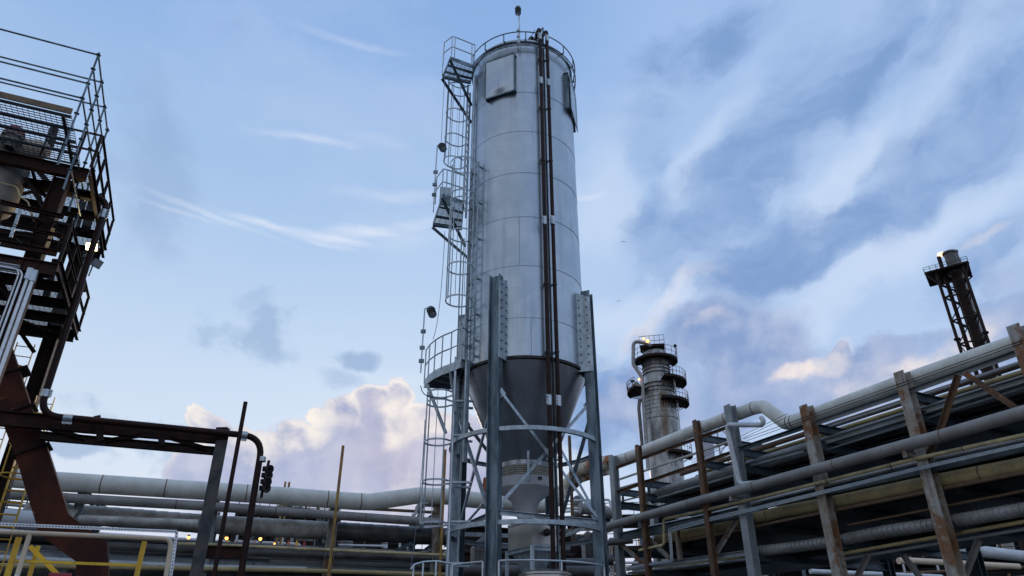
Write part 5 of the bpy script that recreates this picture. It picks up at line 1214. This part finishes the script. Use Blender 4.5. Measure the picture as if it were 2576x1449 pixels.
lpipe('long brown pipe along the bottom of the far rack', [BL(-40, 1380), BC(600, 1405), BC(1750, 1440)], .08, M_tan, TL - .2)
lpipe('dull grey pipe just above the brown bottom pipe of the far rack', [BC(420, 1345), BC(1500, 1372)], .09, M_grey, TL + .5)
lpipe('broad dark pipe along the lowest edge behind the silo', [BL(-40, 1420), BC(0, 1430), BC(1750, 1475)], .22, M_cladd, TL + 1)
lpipe('small white bent pipe looping up left of the ladder below the white pipe', [BC(1500, 990), BC(1525, 985), BC(1535, 930), BC(1560, 900), BC(1620, 900)], .06, M_lgrey, TL - .2, fl=.15)
lpipe('larger pale bent pipe beside the small looping pipe', [BC(1560, 1090), BC(1560, 940), BC(1590, 905), BC(1660, 910)], .11, M_lgrey, TL + .2, fl=.2)
# pipes behind the front ones (tier fill, darker)
def ltier(nm, z, specs, t0, gap):
    t = t0
    for i, (r, m_, cn) in enumerate(specs):
        t += r; p, q = LF.P(-26, t, z + r), LF.P(13 - i * .6, t, z + r); m = MB(); m.tube([p, q], r, 12)
        tag(m.build('pipe', m_), '%s pipe, %s from the front on the %s tier of the far rack' % (cn, ordn[i], nm), 'pipe', 'pipes filling the far rack'); t += r + gap
ltier('lower', lz[3] + .12, [(.12, M_cladd, 'dark clad'), (.15, M_grey, 'dull grey'), (.10, M_rustd, 'rusty'), (.16, M_cladd, 'thick dark'), (.12, M_grey, 'slim grey')], TL + 1, .25)
ltier('bottom', lz[4] + .12, [(.14, M_cladd, 'dark clad'), (.12, M_rustd, 'rusty'), (.16, M_grey, 'thick grey'), (.12, M_cladd, 'dark'), (.15, M_rustd, 'brown')], TL + 1, .25)
# yellow poles
def pole(lab, a, b, t, r, m_, fr_=LF):
    p = fr_.on(a, t); q = fr_.on(b, t); m = MB(); m.tube([V(((p.x + q.x) / 2, (p.y + q.y) / 2, 0)), V(((p.x + q.x) / 2, (p.y + q.y) / 2, p.z))], r, 10)
    return tag(m.build('pole', m_), lab, 'pole')
pole('tall tan pole standing alone in front of the far rack left of the silo', BC(980, 465), BC(900, 1180), 27.5, .055, M_yeld)
pole('tan pole rising behind the lowest ladder of the silo', BC(1753, 495), BC(1720, 1180), 26.5, .05, M_yeld)
pole('left of two short tan poles behind the far rack', BC(541, 737), BC(510, 1000), 36, .05, M_yeld)
pole('right of two short tan poles behind the far rack', BC(570, 740), BC(540, 1000), 36, .05, M_yeld)
pole('rust brown pole with a small collar seen between the brown pipes and right silo leg', SB(1548, 150), SB(1590, 1000), 27.5, .07, M_steelr)

# ================================================================ DISTANT COLUMN AND STACK
D = 110.0
dc_ = at_r(DT(430, 900), D); DC = V((dc_.x, dc_.y, 0))
def dz(x, y): return at_r(DT(x, y), D).z
lat = V((cos(azel(*DT(430, 900))[0]), -sin(azel(*DT(430, 900))[0]), 0)); tow_c = (-DC).normalized()
def dp_(x, y, back=0):                         # point on the vertical plane through the column, facing the camera
    d = ray(*DT(x, y)); n = tow_c; t = ((DC - CAM).dot(n) - back) / d.dot(n); return CAM + d * t
def dirc(a): a = R(a); return tow_c * cos(a) + lat * sin(a)
col = thing('distillation_column', 'distant stained grey process column ringed with railed platforms behind the right rack', 'process column', DC)
zt_ = dp_(370, 250).z; r1, r2 = 2.05, 2.5
# widths measured: upper 250 zoom px, lower 290
pr = [(r1 * .9, 0), (r2 + .25, 0), (r2 + .25, dp_(430, 1180).z)]
zs = lambda y: dp_(430, y).z
m = MB(); m.lathe([(r2, 0), (r2, zs(960)), (r2 + .12, zs(955)), (r2 + .12, zs(930)), (r2 - .05, zs(925)), (r2 - .08, zs(745)), (r2 + .05, zs(740)), (r2 + .05, zs(715)), (r2 - .15, zs(710)), (r2 - .22, zs(585)), (r1, zs(560)), (r1, zs(300)), (r1 * .9, zs(262)), (r1 * .5, zs(235)), (.1, zs(225))], DC, 48); m.build('shell', M_tower, col)
m = MB()
for y in (345, 380, 415, 450, 485, 600, 640, 680, 780, 820, 860, 900, 1000, 1040, 1080, 1120, 1170, 1220): m.lathe([(r2 - .24 if y < 590 else r2 - .1, zs(y)), ((r1 + .03) if y < 560 else r2 + .03, zs(y)), ((r1 + .03) if y < 560 else r2 + .03, zs(y) + .05), (r1 - .1, zs(y) + .05)], DC, 48)
m.build('cladding_band', M_tower, col)
def ringplat(y, a0, a1, r_out, h=1.1):
    z = zs(y); m = MB(); n = 24; F_ = (DC, dirc)
    m.band(F_, r1, r_out, z - .12, z, a0, a1, n); m.band(F_, r_out - .02, r_out + .03, z - .3, z + .1, a0, a1, n)
    p = m.build('ring_platform', M_rustd, col)
    m = MB()
    for hh in (h * .5, h): m.tube([DC + dirc(a0 + (a1 - a0) * i / n) * r_out + V((0, 0, z + hh)) for i in range(n + 1)], .04, 4)
    for i in range(0, n + 1, 2): b = DC + dirc(a0 + (a1 - a0) * i / n) * r_out + V((0, 0, z)); m.bar(b, b + V((0, 0, h)), .05, .05)
    m.build('railing', M_rustd, p)
    m = MB()
    for i in range(1, n, 4): d = dirc(a0 + (a1 - a0) * i / n); m.bar(DC + d * (r_out - .1) + V((0, 0, z - .15)), DC + d * r1 + V((0, 0, z - 1.3)), .08, .08)
    m.build('bracket', M_dark, p)
ringplat(345, -110, 130, r1 + 1.45, 1.6)
ringplat(575, 15, 125, r2 + 2.0, 1.5); ringplat(790, 5, 120, r2 + 2.0, 1.5); ringplat(650, -115, -45, r2 + 2.4, 1.4); ringplat(1320, 10, 120, r2 + 1.6, 1.5)
m = MB(); zt2 = dp_(330, 215).z; c = dp_(345, 215); m.bar(c - lat * 2.0, c + lat * 1.95, 2.6, .35); b0 = m.build('top_deck', M_rustd, col)
m = MB()
for s in (-2.0, -1.2, -.4, .4, 1.2, 1.95): m.bar(c + lat * s + tow_c * 1.25, c + lat * s + tow_c * 1.25 + V((0, 0, 1.7)), .05, .05)
for hh in (.8, 1.7): m.bar(c - lat * 2 + tow_c * 1.25 + V((0, 0, hh)), c + lat * 1.95 + tow_c * 1.25 + V((0, 0, hh)), .06, .06)
m.build('railing', M_rustd, b0)
m = MB()
for s in (-1.7, -.2, 1.4): m.bar(c + lat * s - V((0, 0, .1)), c + lat * s * .8 - V((0, 0, 2.2)), .2, .2)
m.build('deck_post', M_steelr, col)
def cpipe(lab, pts, r, m_, back=-2.2, fl=.8):
    m = MB(); pp = fillet([dp_(x, y, back) for x, y in pts], fl, 5) ; m.tube(pp, r, 12); return m.build('riser', m_, col, label=lab)
cpipe('clad overhead riser bending over the top', [(330, 190), (290, 165), (150, 140), (148, 380), (238, 510), (262, 900), (300, 1449)], .30, M_clad)
cpipe('shorter return riser', [(235, 745), (212, 745), (205, 830), (248, 1300)], .27, M_cladd)
cpipe('thin riser on the right', [(545, 420), (590, 700), (640, 1200), (660, 1449)], .12, M_lgrey, back=1.9 * -1)
m = MB(); q = dp_(470, 900, -2.6)
for s in (-.45, -.15, .15, .45): m.bar(V((q.x, q.y, zs(1200))) + lat * (s - .0), V((q.x, q.y, zs(710))) + lat * (s - .0), .05, .05)
for k in range(30): z = zs(1200) + (zs(710) - zs(1200)) * k / 29; m.bar(V((q.x, q.y, z)) - lat * .45, V((q.x, q.y, z)) + lat * .45, .05, .04)
m.build('caged_ladder', M_yeld, col)
m = MB(); p = dp_(600, 360); m.tube([p, dp_(585, 200)], .06, 6); m.ball(dp_(575, 190), .28, 8); m.build('lamp_post', M_dark, col)
m = MB(); m.ball(dp_(295, 142, -2.5), .26, 8); m.build('lamp', E_orange, col)
m = MB(); m.ball(dp_(255, 118, -2.5), .16, 8); m.build('lamp', E_orange, col)
m = MB(); m.ball(dp_(208, 533, -3), .16, 8); m.build('lamp', E_orange, col)
m = MB(); m.bar(dp_(120, 548, -1), dp_(160, 552, -1), .3, .3); m.tube([dp_(140, 555, -1), dp_(145, 640, -1)], .07, 6); m.build('camera_post', M_dark, col)
m = MB(); m.bar(dp_(160, 580, -1), dp_(200, 620, -1), 1.0, 1.0); m.build('control_box', M_grey, col)

# flare / stack frame
DF = 95.0
fc_ = at_r(FL(540, 700), DF); FC = V((fc_.x, fc_.y, 0)); fn = (-FC).normalized(); fl_ = V((-fn.y, fn.x, 0)); 
if fl_.x < 0: fl_ = -fl_
def fp(x, y, back=0):
    d = ray(*FL(x, y)); t = ((FC - CAM).dot(fn) - back) / d.dot(fn); return CAM + d * t
def vleg(p, back, zt, z0=0):
    q = fp(*p, back); return V((q.x, q.y, z0)), V((q.x, q.y, zt))
stk = thing('flare_stack', 'dark distant stack cluster in a tubular frame with a railed top deck at far right', 'stack', FC)
ztop = fp(420, 400).z
LG = [((410, 850), -1.2), ((690, 780), -1.4), ((520, 820), 1.8)]
legs = []
for (p, b) in LG[:2]:
    a, c = vleg(p, b, ztop); m = MB(); m.tube([a, c], .19, 10); m.build('leg', M_rustd, stk); legs.append((a, c))
    for z in [ztop * k for k in (.80, .62, .45, .3)]: m = MB(); m.lathe([(.19, -.12), (.36, -.1), (.36, .1), (.19, .12)], V((a.x, a.y, z)), 12); m.build('leg_flange', M_rustd, stk)
b3 = V(((legs[0][0].x + legs[1][0].x) / 2, (legs[0][0].y + legs[1][0].y) / 2, 0)) - fn * 3.2
m = MB(); m.tube([b3, b3 + V((0, 0, ztop))], .17, 10); m.build('leg', M_rustd, stk); legs.append((b3, b3 + V((0, 0, ztop))))
lv = [fp(440, y).z for y in (430, 520, 660, 800, 910, 1070, 1160)]
for i, z in enumerate(lv):
    for k in range(3):
        a, b = legs[k][0] + V((0, 0, z)), legs[(k + 1) % 3][0] + V((0, 0, z))
        if i in (1, 2, 4, 6): m = MB(); m.bar(a, b, .16, .18); m.build('frame_beam', M_rustd, stk)
for (za, zb_) in ((lv[1], lv[2]), (lv[2], lv[4]), (lv[4], lv[6]), (lv[6], lv[6] - 8), (lv[6] - 8, lv[6] - 17)):
    for k in range(3):
        a, b = legs[k][0] + V((0, 0, za)), legs[(k + 1) % 3][0] + V((0, 0, zb_)); m = MB(); m.tube([a, b], .07, 6); m.build('frame_brace', M_rustd, stk)
def stackp(p, b, r, ytop, m_, nm='stack', crown=True):
    a, c = vleg(p, b, fp(*ytop).z); m = MB(); m.tube([a, c], r, 16); o = m.build(nm, m_, stk)
    if crown:
        m = MB(); z = c.z; m.lathe([(r, -3.2), (r * 1.7, -3.0), (r * 1.7, -2.5), (r * 1.2, -2.3), (r * 1.2, -.3), (r * 1.45, -.2), (r * 1.45, .02), (r, .03)], c, 20); m.build('tip', M_cladd, o)
    return c
cA_ = stackp((618, 850), .2, .56, (400, 175), M_rustd)
cB_ = stackp((668, 850), .9, .36, (440, 140), M_clad)
cC_ = stackp((492, 850), .4, .24, (300, 210), M_rustd, crown=False)
m = MB(); m.ball(fp(318, 200, .4), .42, 8, (1.3, 1, .6)); m.build('flame', E_flame, stk)
dk = [fp(215, 425, -1.5), fp(545, 285, -1.5), fp(605, 385, 3.5)]
zd = ztop + .15
q = [V((p.x, p.y, zd)) for p in dk]
cc = V((legs[0][0].x * .4 + legs[1][0].x * .6, 0, 0))
L0 = legs[0][0] - fl_ * 1.2 + fn * .5; L1 = legs[1][0] + fl_ * .7 + fn * .5
q = [L0 + V((0, 0, zd)), L1 + V((0, 0, zd)), L1 - fn * 4.4 + V((0, 0, zd)), L0 - fn * 4.4 + V((0, 0, zd))]
m = MB(); m.prism(q, (0, 0, .2)); dk_ = m.build('top_deck', M_rustd, stk)
m = MB()
for i in range(4):
    a, b = q[i] + V((0, 0, .2)), q[(i + 1) % 4] + V((0, 0, .2))
    for hh in (.3, .6): m.bar(a + V((0, 0, hh)), b + V((0, 0, hh)), .045, .045)
    for k in range(7): p = a.lerp(b, k / 7); m.bar(p, p + V((0, 0, .6)), .045, .045)
m.build('railing', M_dark, dk_)
for i in range(3): m = MB(); m.bar(legs[i][0] + V((0, 0, ztop - 1.5)), q[i] , .16, .16); m.build('deck_brace', M_rustd, stk)

# faint scaffold tower far behind
def far(x, y, r): return at_r((x, y), r)
M_hazed = mat('hazed_far_steel', (.42, .44, .50), .7, 0, (.36, .38, .44), 1)  # distance haze put into the colour: pale bluish steel for far structures
ft = thing('lattice_tower', 'faint pale lattice tower far away under the white rack pipe', 'tower', at_r(RB(1160, 300), 200))
b = at_r(RB(1160, 350), 200); b.z = 0; zt3 = at_r(RB(1160, 170), 200).z; la = V((b.y, -b.x, 0)).normalized()
m = MB(); m.tube([b, b + V((0, 0, zt3 + 2))], 1.8, 14); m.build('vessel', M_hazed, ft)
m = MB()
for s in (3.2, 6.6): m.tube([b + la * s, b + la * s + V((0, 0, zt3 + 2))], .22, 6)
k = 0; z = 0
while z < zt3: m.tube([b + la * (3.2 if k % 2 else 6.6) + V((0, 0, z)), b + la * (6.6 if k % 2 else 3.2) + V((0, 0, z + 4))], .16, 5); m.tube([b + la * 3.2 + V((0, 0, z)), b + la * 6.6 + V((0, 0, z))], .16, 5); z += 4; k += 1
m.build('lattice', M_hazed, ft)
# ---------------------------------------------------------------- low clutter of the plant behind the far rack
rnd = random.Random(11)
def module(lab, px, py, r, wd, ht, m_, seed, levels=3):
    """open process frame with vessels: x,y of its top centre in the photo"""
    rn = random.Random(seed); c = at_r((px, py), r); zt = c.z; b = V((c.x, c.y, 0)); la = V((b.y, -b.x, 0)).normalized(); fw = b.normalized()
    o = thing('process_frame', lab, 'steel frame', b, 'process frames far behind the racks')
    xs = [-wd / 2, -wd / 6, wd / 6, wd / 2]
    for x in xs:
        for d in (0, wd * .5): m = MB(); m.bar(b + la * x + fw * d, b + la * x + fw * d + V((0, 0, zt)), .25, .25); m.build('column', m_, o)
    for k in range(levels):
        z = zt - ht * k / max(1, levels - 1) * .9
        m = MB(); m.bar(b + la * xs[0] + V((0, 0, z)), b + la * xs[-1] + V((0, 0, z)), .3, .3); m.bar(b + la * xs[0] + fw * wd * .5 + V((0, 0, z)), b + la * xs[-1] + fw * wd * .5 + V((0, 0, z)), .3, .3)
        m.prism([b + la * xs[0] + V((0, 0, z - .2)), b + la * xs[-1] + V((0, 0, z - .2)), b + la * xs[-1] + fw * wd * .5 + V((0, 0, z - .2)), b + la * xs[0] + fw * wd * .5 + V((0, 0, z - .2))], (0, 0, .05)); fl = m.build('deck', M_rustd, o)
        m = MB()
        for hh in (.55, 1.1): m.bar(b + la * xs[0] + V((0, 0, z + hh)), b + la * xs[-1] + V((0, 0, z + hh)), .05, .05)
        for i in range(9): p = b + la * (xs[0] + wd * i / 8) + V((0, 0, z)); m.bar(p, p + V((0, 0, 1.1)), .05, .05)
        m.build('railing', M_dark, fl)
        for i in range(rn.randint(2, 4)):
            x = rn.uniform(-wd * .42, wd * .42); h = rn.uniform(.8, 2.0); rr_ = rn.uniform(.2, .6); m = MB(); m.lathe([(.05, -.0), (rr_, .2), (rr_, h), (rr_ * .5, h + rr_ * .5), (.05, h + rr_ * .6)], b + la * x + fw * 1.5 + V((0, 0, z)), 14); m.build('vessel', rn.choice([M_lgrey, M_grey, M_tan, M_cladd, M_clad2]), o)
        m = MB()
        for i in range(3): x = rn.uniform(-wd * .5, wd * .5); zz_ = z + rn.uniform(.3, 1.6); m.tube(fillet([b + la * xs[0] + V((0, 0, zz_)), b + la * x + V((0, 0, zz_)), b + la * x + V((0, 0, zz_ - 2.2))], .3), .10, 8)
        m.build('piping', rn.choice([M_grey, M_lgrey, M_brnpipe]), o)
    return o
module('small railed frame just above the insulated pipe right of the dark post', 700, 1296, 60, 6, 6, M_rustd, 3)
module('railed frame with cooler drums behind the far rack right of the short tan poles', 775, 1296, 62, 5, 5, M_dark, 4)
module('low process frame with lamps behind the far rack at centre left', 800, 1352, 70, 16, 6, M_steelr, 5, 3)
module('wide process frame behind the rusty duct at bottom left', 330, 1392, 60, 22, 5, M_steelp, 6, 3)
module('process frame at the far left behind the yellow ladder', 60, 1290, 50, 7, 7, M_tan, 7, 4)
module('process frame in the gap left of the silo ladder', 1010, 1385, 66, 14, 4, M_steelb, 8, 3)
module('dim process frame showing between the silo legs', 1330, 1400, 62, 14, 5, M_grey, 9, 3)
module('dim process frame just right of the silo', 1560, 1300, 60, 9, 8, M_steelb, 10, 4)
module('pale far process frame seen under the thick grey pipe', 1960, 1290, 120, 24, 12, M_hazed, 12, 4)
module('reddish far process frame showing between second tier and grey pipe', 2400, 1245, 110, 20, 10, M_steelr, 13, 4)
module('far process frame under the rack at the bottom right', 2450, 1400, 70, 26, 6, M_steelb, 14, 4)
module('far process frame seen low behind the lower truss posts', 1980, 1420, 75, 26, 5, M_grey, 15, 3)
# vertical relief valves, yellow and red, with lamps on far poles
G_v = 'yellow and red valve stems behind the far rack'
for i, (x, y, m_, cn) in enumerate(((110, 1175, M_yel, 'yellow'), (178, 1190, M_red, 'red'), (240, 1180, M_yel, 'yellow'), (312, 1195, M_orange, 'orange'), (567, 1190, M_orange, 'orange'), (630, 1190, M_yel, 'yellow'), (688, 1190, M_red, 'red'))):
    c = at_r(BC(x, y), 58); b = V((c.x, c.y, 0)); o = thing('relief_valve', '%s valve stem, %s from the left in the row behind the far rack' % (cn, ordn[i]), 'valve', b, G_v)
    m = MB(); m.lathe([(.1, 0), (.1, c.z - 1.8), (.3, c.z - 1.7), (.3, c.z - 1.2), (.12, c.z - 1.1)], b, 12); m.build('body', M_grey, o)
    m = MB(); m.lathe([(.10, c.z - 1.1), (.14, c.z - 1.0), (.14, c.z - .75), (.07, c.z - .7), (.07, c.z - .3), (.11, c.z - .28), (.11, c.z - .1), (.04, c.z - .05), (.04, c.z + .1), (.01, c.z + .1)], b, 12); m.build('bonnet', m_, o)
    m = MB(); m.ball(b + V((.5, 0, c.z - 1.0)), .28, 8); m.build('pilot_drum', M_lgrey, o)
for i, (p, r, lab) in enumerate(((BC(100, 1163), 57, 'orange work lamp glowing left of the dark down pipe, leftmost of the row'), (BC(355, 1168), 57, 'orange work lamp glowing just right of the brown down pipe'), (BC(468, 1207), 56, 'orange work lamp near the foot of the short tan poles'),
                             (BC(787, 1197), 57, 'orange work lamp left of the alone standing tan pole'), (BL(1240, 1195), 57, 'orange work lamp between the yellow frame and the truss end post'))):
    c = at_r(p, r); b = V((c.x, c.y, 0)); o = thing('work_lamp', lab, 'lamp', b, 'glowing orange work lamps')
    m = MB(); m.tube([b, c - V((0, 0, .12))], .04, 6); m.build('pole', M_grey, o)
    m = MB(); m.lathe([(.10, .06), (.13, .08), (.05, .18), (.02, .2)], c, 10); m.build('hood', M_dark, o)
    m = MB(); m.ball(c, .12, 8); m.build('bulb', E_orange, o)
m = MB(); c = at_r(BL(840, 1298), 40); la = V((c.y, -c.x, 0)).normalized(); m.tube([c - la * .9, c + la * .9], .22, 12); m.tube([c, c - V((0, 0, 1.2))], .12, 8)
tag(m.build('hose_reel', M_red), 'red cylindrical fitting behind the yellow frame', 'fitting')
# big pale cross pipes low at right behind the rack
pipe('large pale pipe crossing low behind the right rack near the right edge', [RR(1660, 1150), RR(2000, 1165), RR(2640, 1240)], .42, M_lgrey, 40, group='far pale pipes at lower right', frame=LF, flanges=[RR(1990, 1165), RR(2080, 1172)])
pipe('slimmer cream pipe crossing below the large pale pipe at lower right', [RR(1240, 1280), RR(1340, 1275), RR(2520, 1340)], .2, M_beige, 38, group='far pale pipes at lower right', frame=LF)
pipe('grey bent pipe turning down from the cream pipe at lower right', [RR(2030, 1320), RR(2090, 1350), RR(2130, 1400), RR(2140, 1500)], .24, M_lgrey, 37.5, group='far pale pipes at lower right', frame=LF, fl=.6)
pipe('long grey pipe along the bottom edge under the right rack', [RR(300, 1390), RR(1000, 1420), RR(1700, 1449)], .14, M_lgrey, 36, group='far pale pipes at lower right', frame=LF)
pipe('thick grey pipe behind the left columns of the right rack', [SB(1650, 820), SB(1900, 850), RB(0, 830), RB(250, 870)], .26, M_grey, 32.5, group='far pale pipes at lower right', frame=LF)
# black birds gliding
for i, (x, y) in enumerate(((1569, 608), (1556, 757))):
    c = at_r((x, y), 60); m = MB(); m.add([c + V(v) * .45 for v in ((0, -.1, 0), (.12, 0, .02), (.38, .05, .10), (.62, .12, .02), (.36, .16, .08), (.1, .12, .01), (0, .3, 0), (-.1, .12, .01), (-.36, .16, .08), (-.62, .12, .02), (-.38, .05, .10), (-.12, 0, .02), (0, 0, -.09))],
        [(0, 1, 12), (1, 5, 12), (5, 6, 12), (6, 7, 12), (7, 11, 12), (11, 0, 12), (1, 2, 4, 5), (2, 3, 4), (11, 7, 8, 10), (10, 8, 9), (0, 11, 7, 6, 5, 1)])
    tag(m.build('bird', M_black), ('upper' if i == 0 else 'lower') + ' of two tiny dark birds gliding right of the silo', 'bird', 'birds in the sky')

# dark close-packed gear behind the silo legs
G_k = 'dark upright pipes behind the silo legs'
for i, (x, y, r, rad, m_, lab) in enumerate(((SB(1725, 1060)[0], SB(1725, 1060)[1], 27, .16, M_cladd, 'ribbed dark upright pipe just left of the right silo leg'),
        (SB(1680, 1130)[0], SB(1680, 1130)[1], 26.5, .07, M_clad, 'slim grey upright pipe beside the ribbed dark one'),
        (SB(1100, 1230)[0], SB(1100, 1230)[1], 26, .09, M_cladd, 'dark upright pipe seen below the inclined feeder box'),
        (SB(760, 1140)[0], SB(760, 1140)[1], 26, .30, M_cladd, 'thick dark upright vessel left of the front silo leg'),
        (SB(660, 1190)[0], SB(660, 1190)[1], 25.5, .08, M_grey, 'slim grey upright pipe left of the thick dark vessel'),
        (SB(1600, 1180)[0], SB(1600, 1180)[1], 27.5, .25, M_rustd, 'dark rusty drum standing behind the brown pipes'))):
    c = at_r((x, y), r); pp = []; rs = []
    k = int(c.z / .3)
    for j in range(k): pp += [V((c.x, c.y, c.z * j / k)), V((c.x, c.y, c.z * (j + .95) / k))]; rs += [rad * 1.05, rad]
    pp += [V((c.x, c.y, c.z)), V((c.x, c.y, c.z + rad * .6))]; rs += [rad, rad * .3]
    m = MB(); m.tube(pp, rad, 14, rs=rs); tag(m.build('upright_pipe', m_), lab, 'pipe', G_k)
for i, (a, b, r, rad, m_, lab) in enumerate(((SB(930, 1180), SB(1560, 1210), 27, .14, M_cladd, 'topmost dark level pipe seen through the silo legs below the feeder box'),
        (SB(500, 1230), SB(1600, 1270), 26.5, .10, M_rustd, 'rusty level pipe crossing behind the silo legs'),
        (SB(930, 1340), SB(1800, 1330), 25.5, .16, M_cladd, 'broad dark level pipe low behind the front silo leg'),
        (SB(480, 1400), SB(1800, 1410), 25, .18, M_cladd, 'lowest dark level pipe crossing behind the silo legs'),
        (SB(1540, 1290), SB(1960, 1300), 28, .20, M_cladd, 'dark level pipe running behind the right silo leg'),
        (SB(1850, 1150), SB(2141, 1120), 30, .12, M_cladd, 'dark level pipe right of the right silo leg'))):
    p, q = at_r(a, r), at_r(b, r); m = MB(); m.tube([p, q], rad, 12); tag(m.build('pipe', m_), lab, 'pipe', 'dark level pipes behind the silo legs')
m = MB(); p = at_r(SB(900, 1300), 28.5); la = LF.u; m.bar(p - la * 1.6, p + la * 3, .04, 2.2); m.bar(p - la * 1.6 + V((0, 0, 1.12)), p + la * 3 + V((0, 0, 1.12)), .4, .05)
for k in range(5): m.bar(p + la * (-1.5 + k) + V((0, -.04, -1.1)), p + la * (-1.5 + k) + V((0, -.04, 1.1)), .05, .05)
tag(m.build('shelter_wall', M_rustd), 'long dark sheet wall low behind the silo legs', 'wall')
for o in list(C.objects):
    if 'label' in o and len(o['label'].split()) > 16: o['label'] = ' '.join(o['label'].split()[:16])
    if '_o' in o: del o['_o']
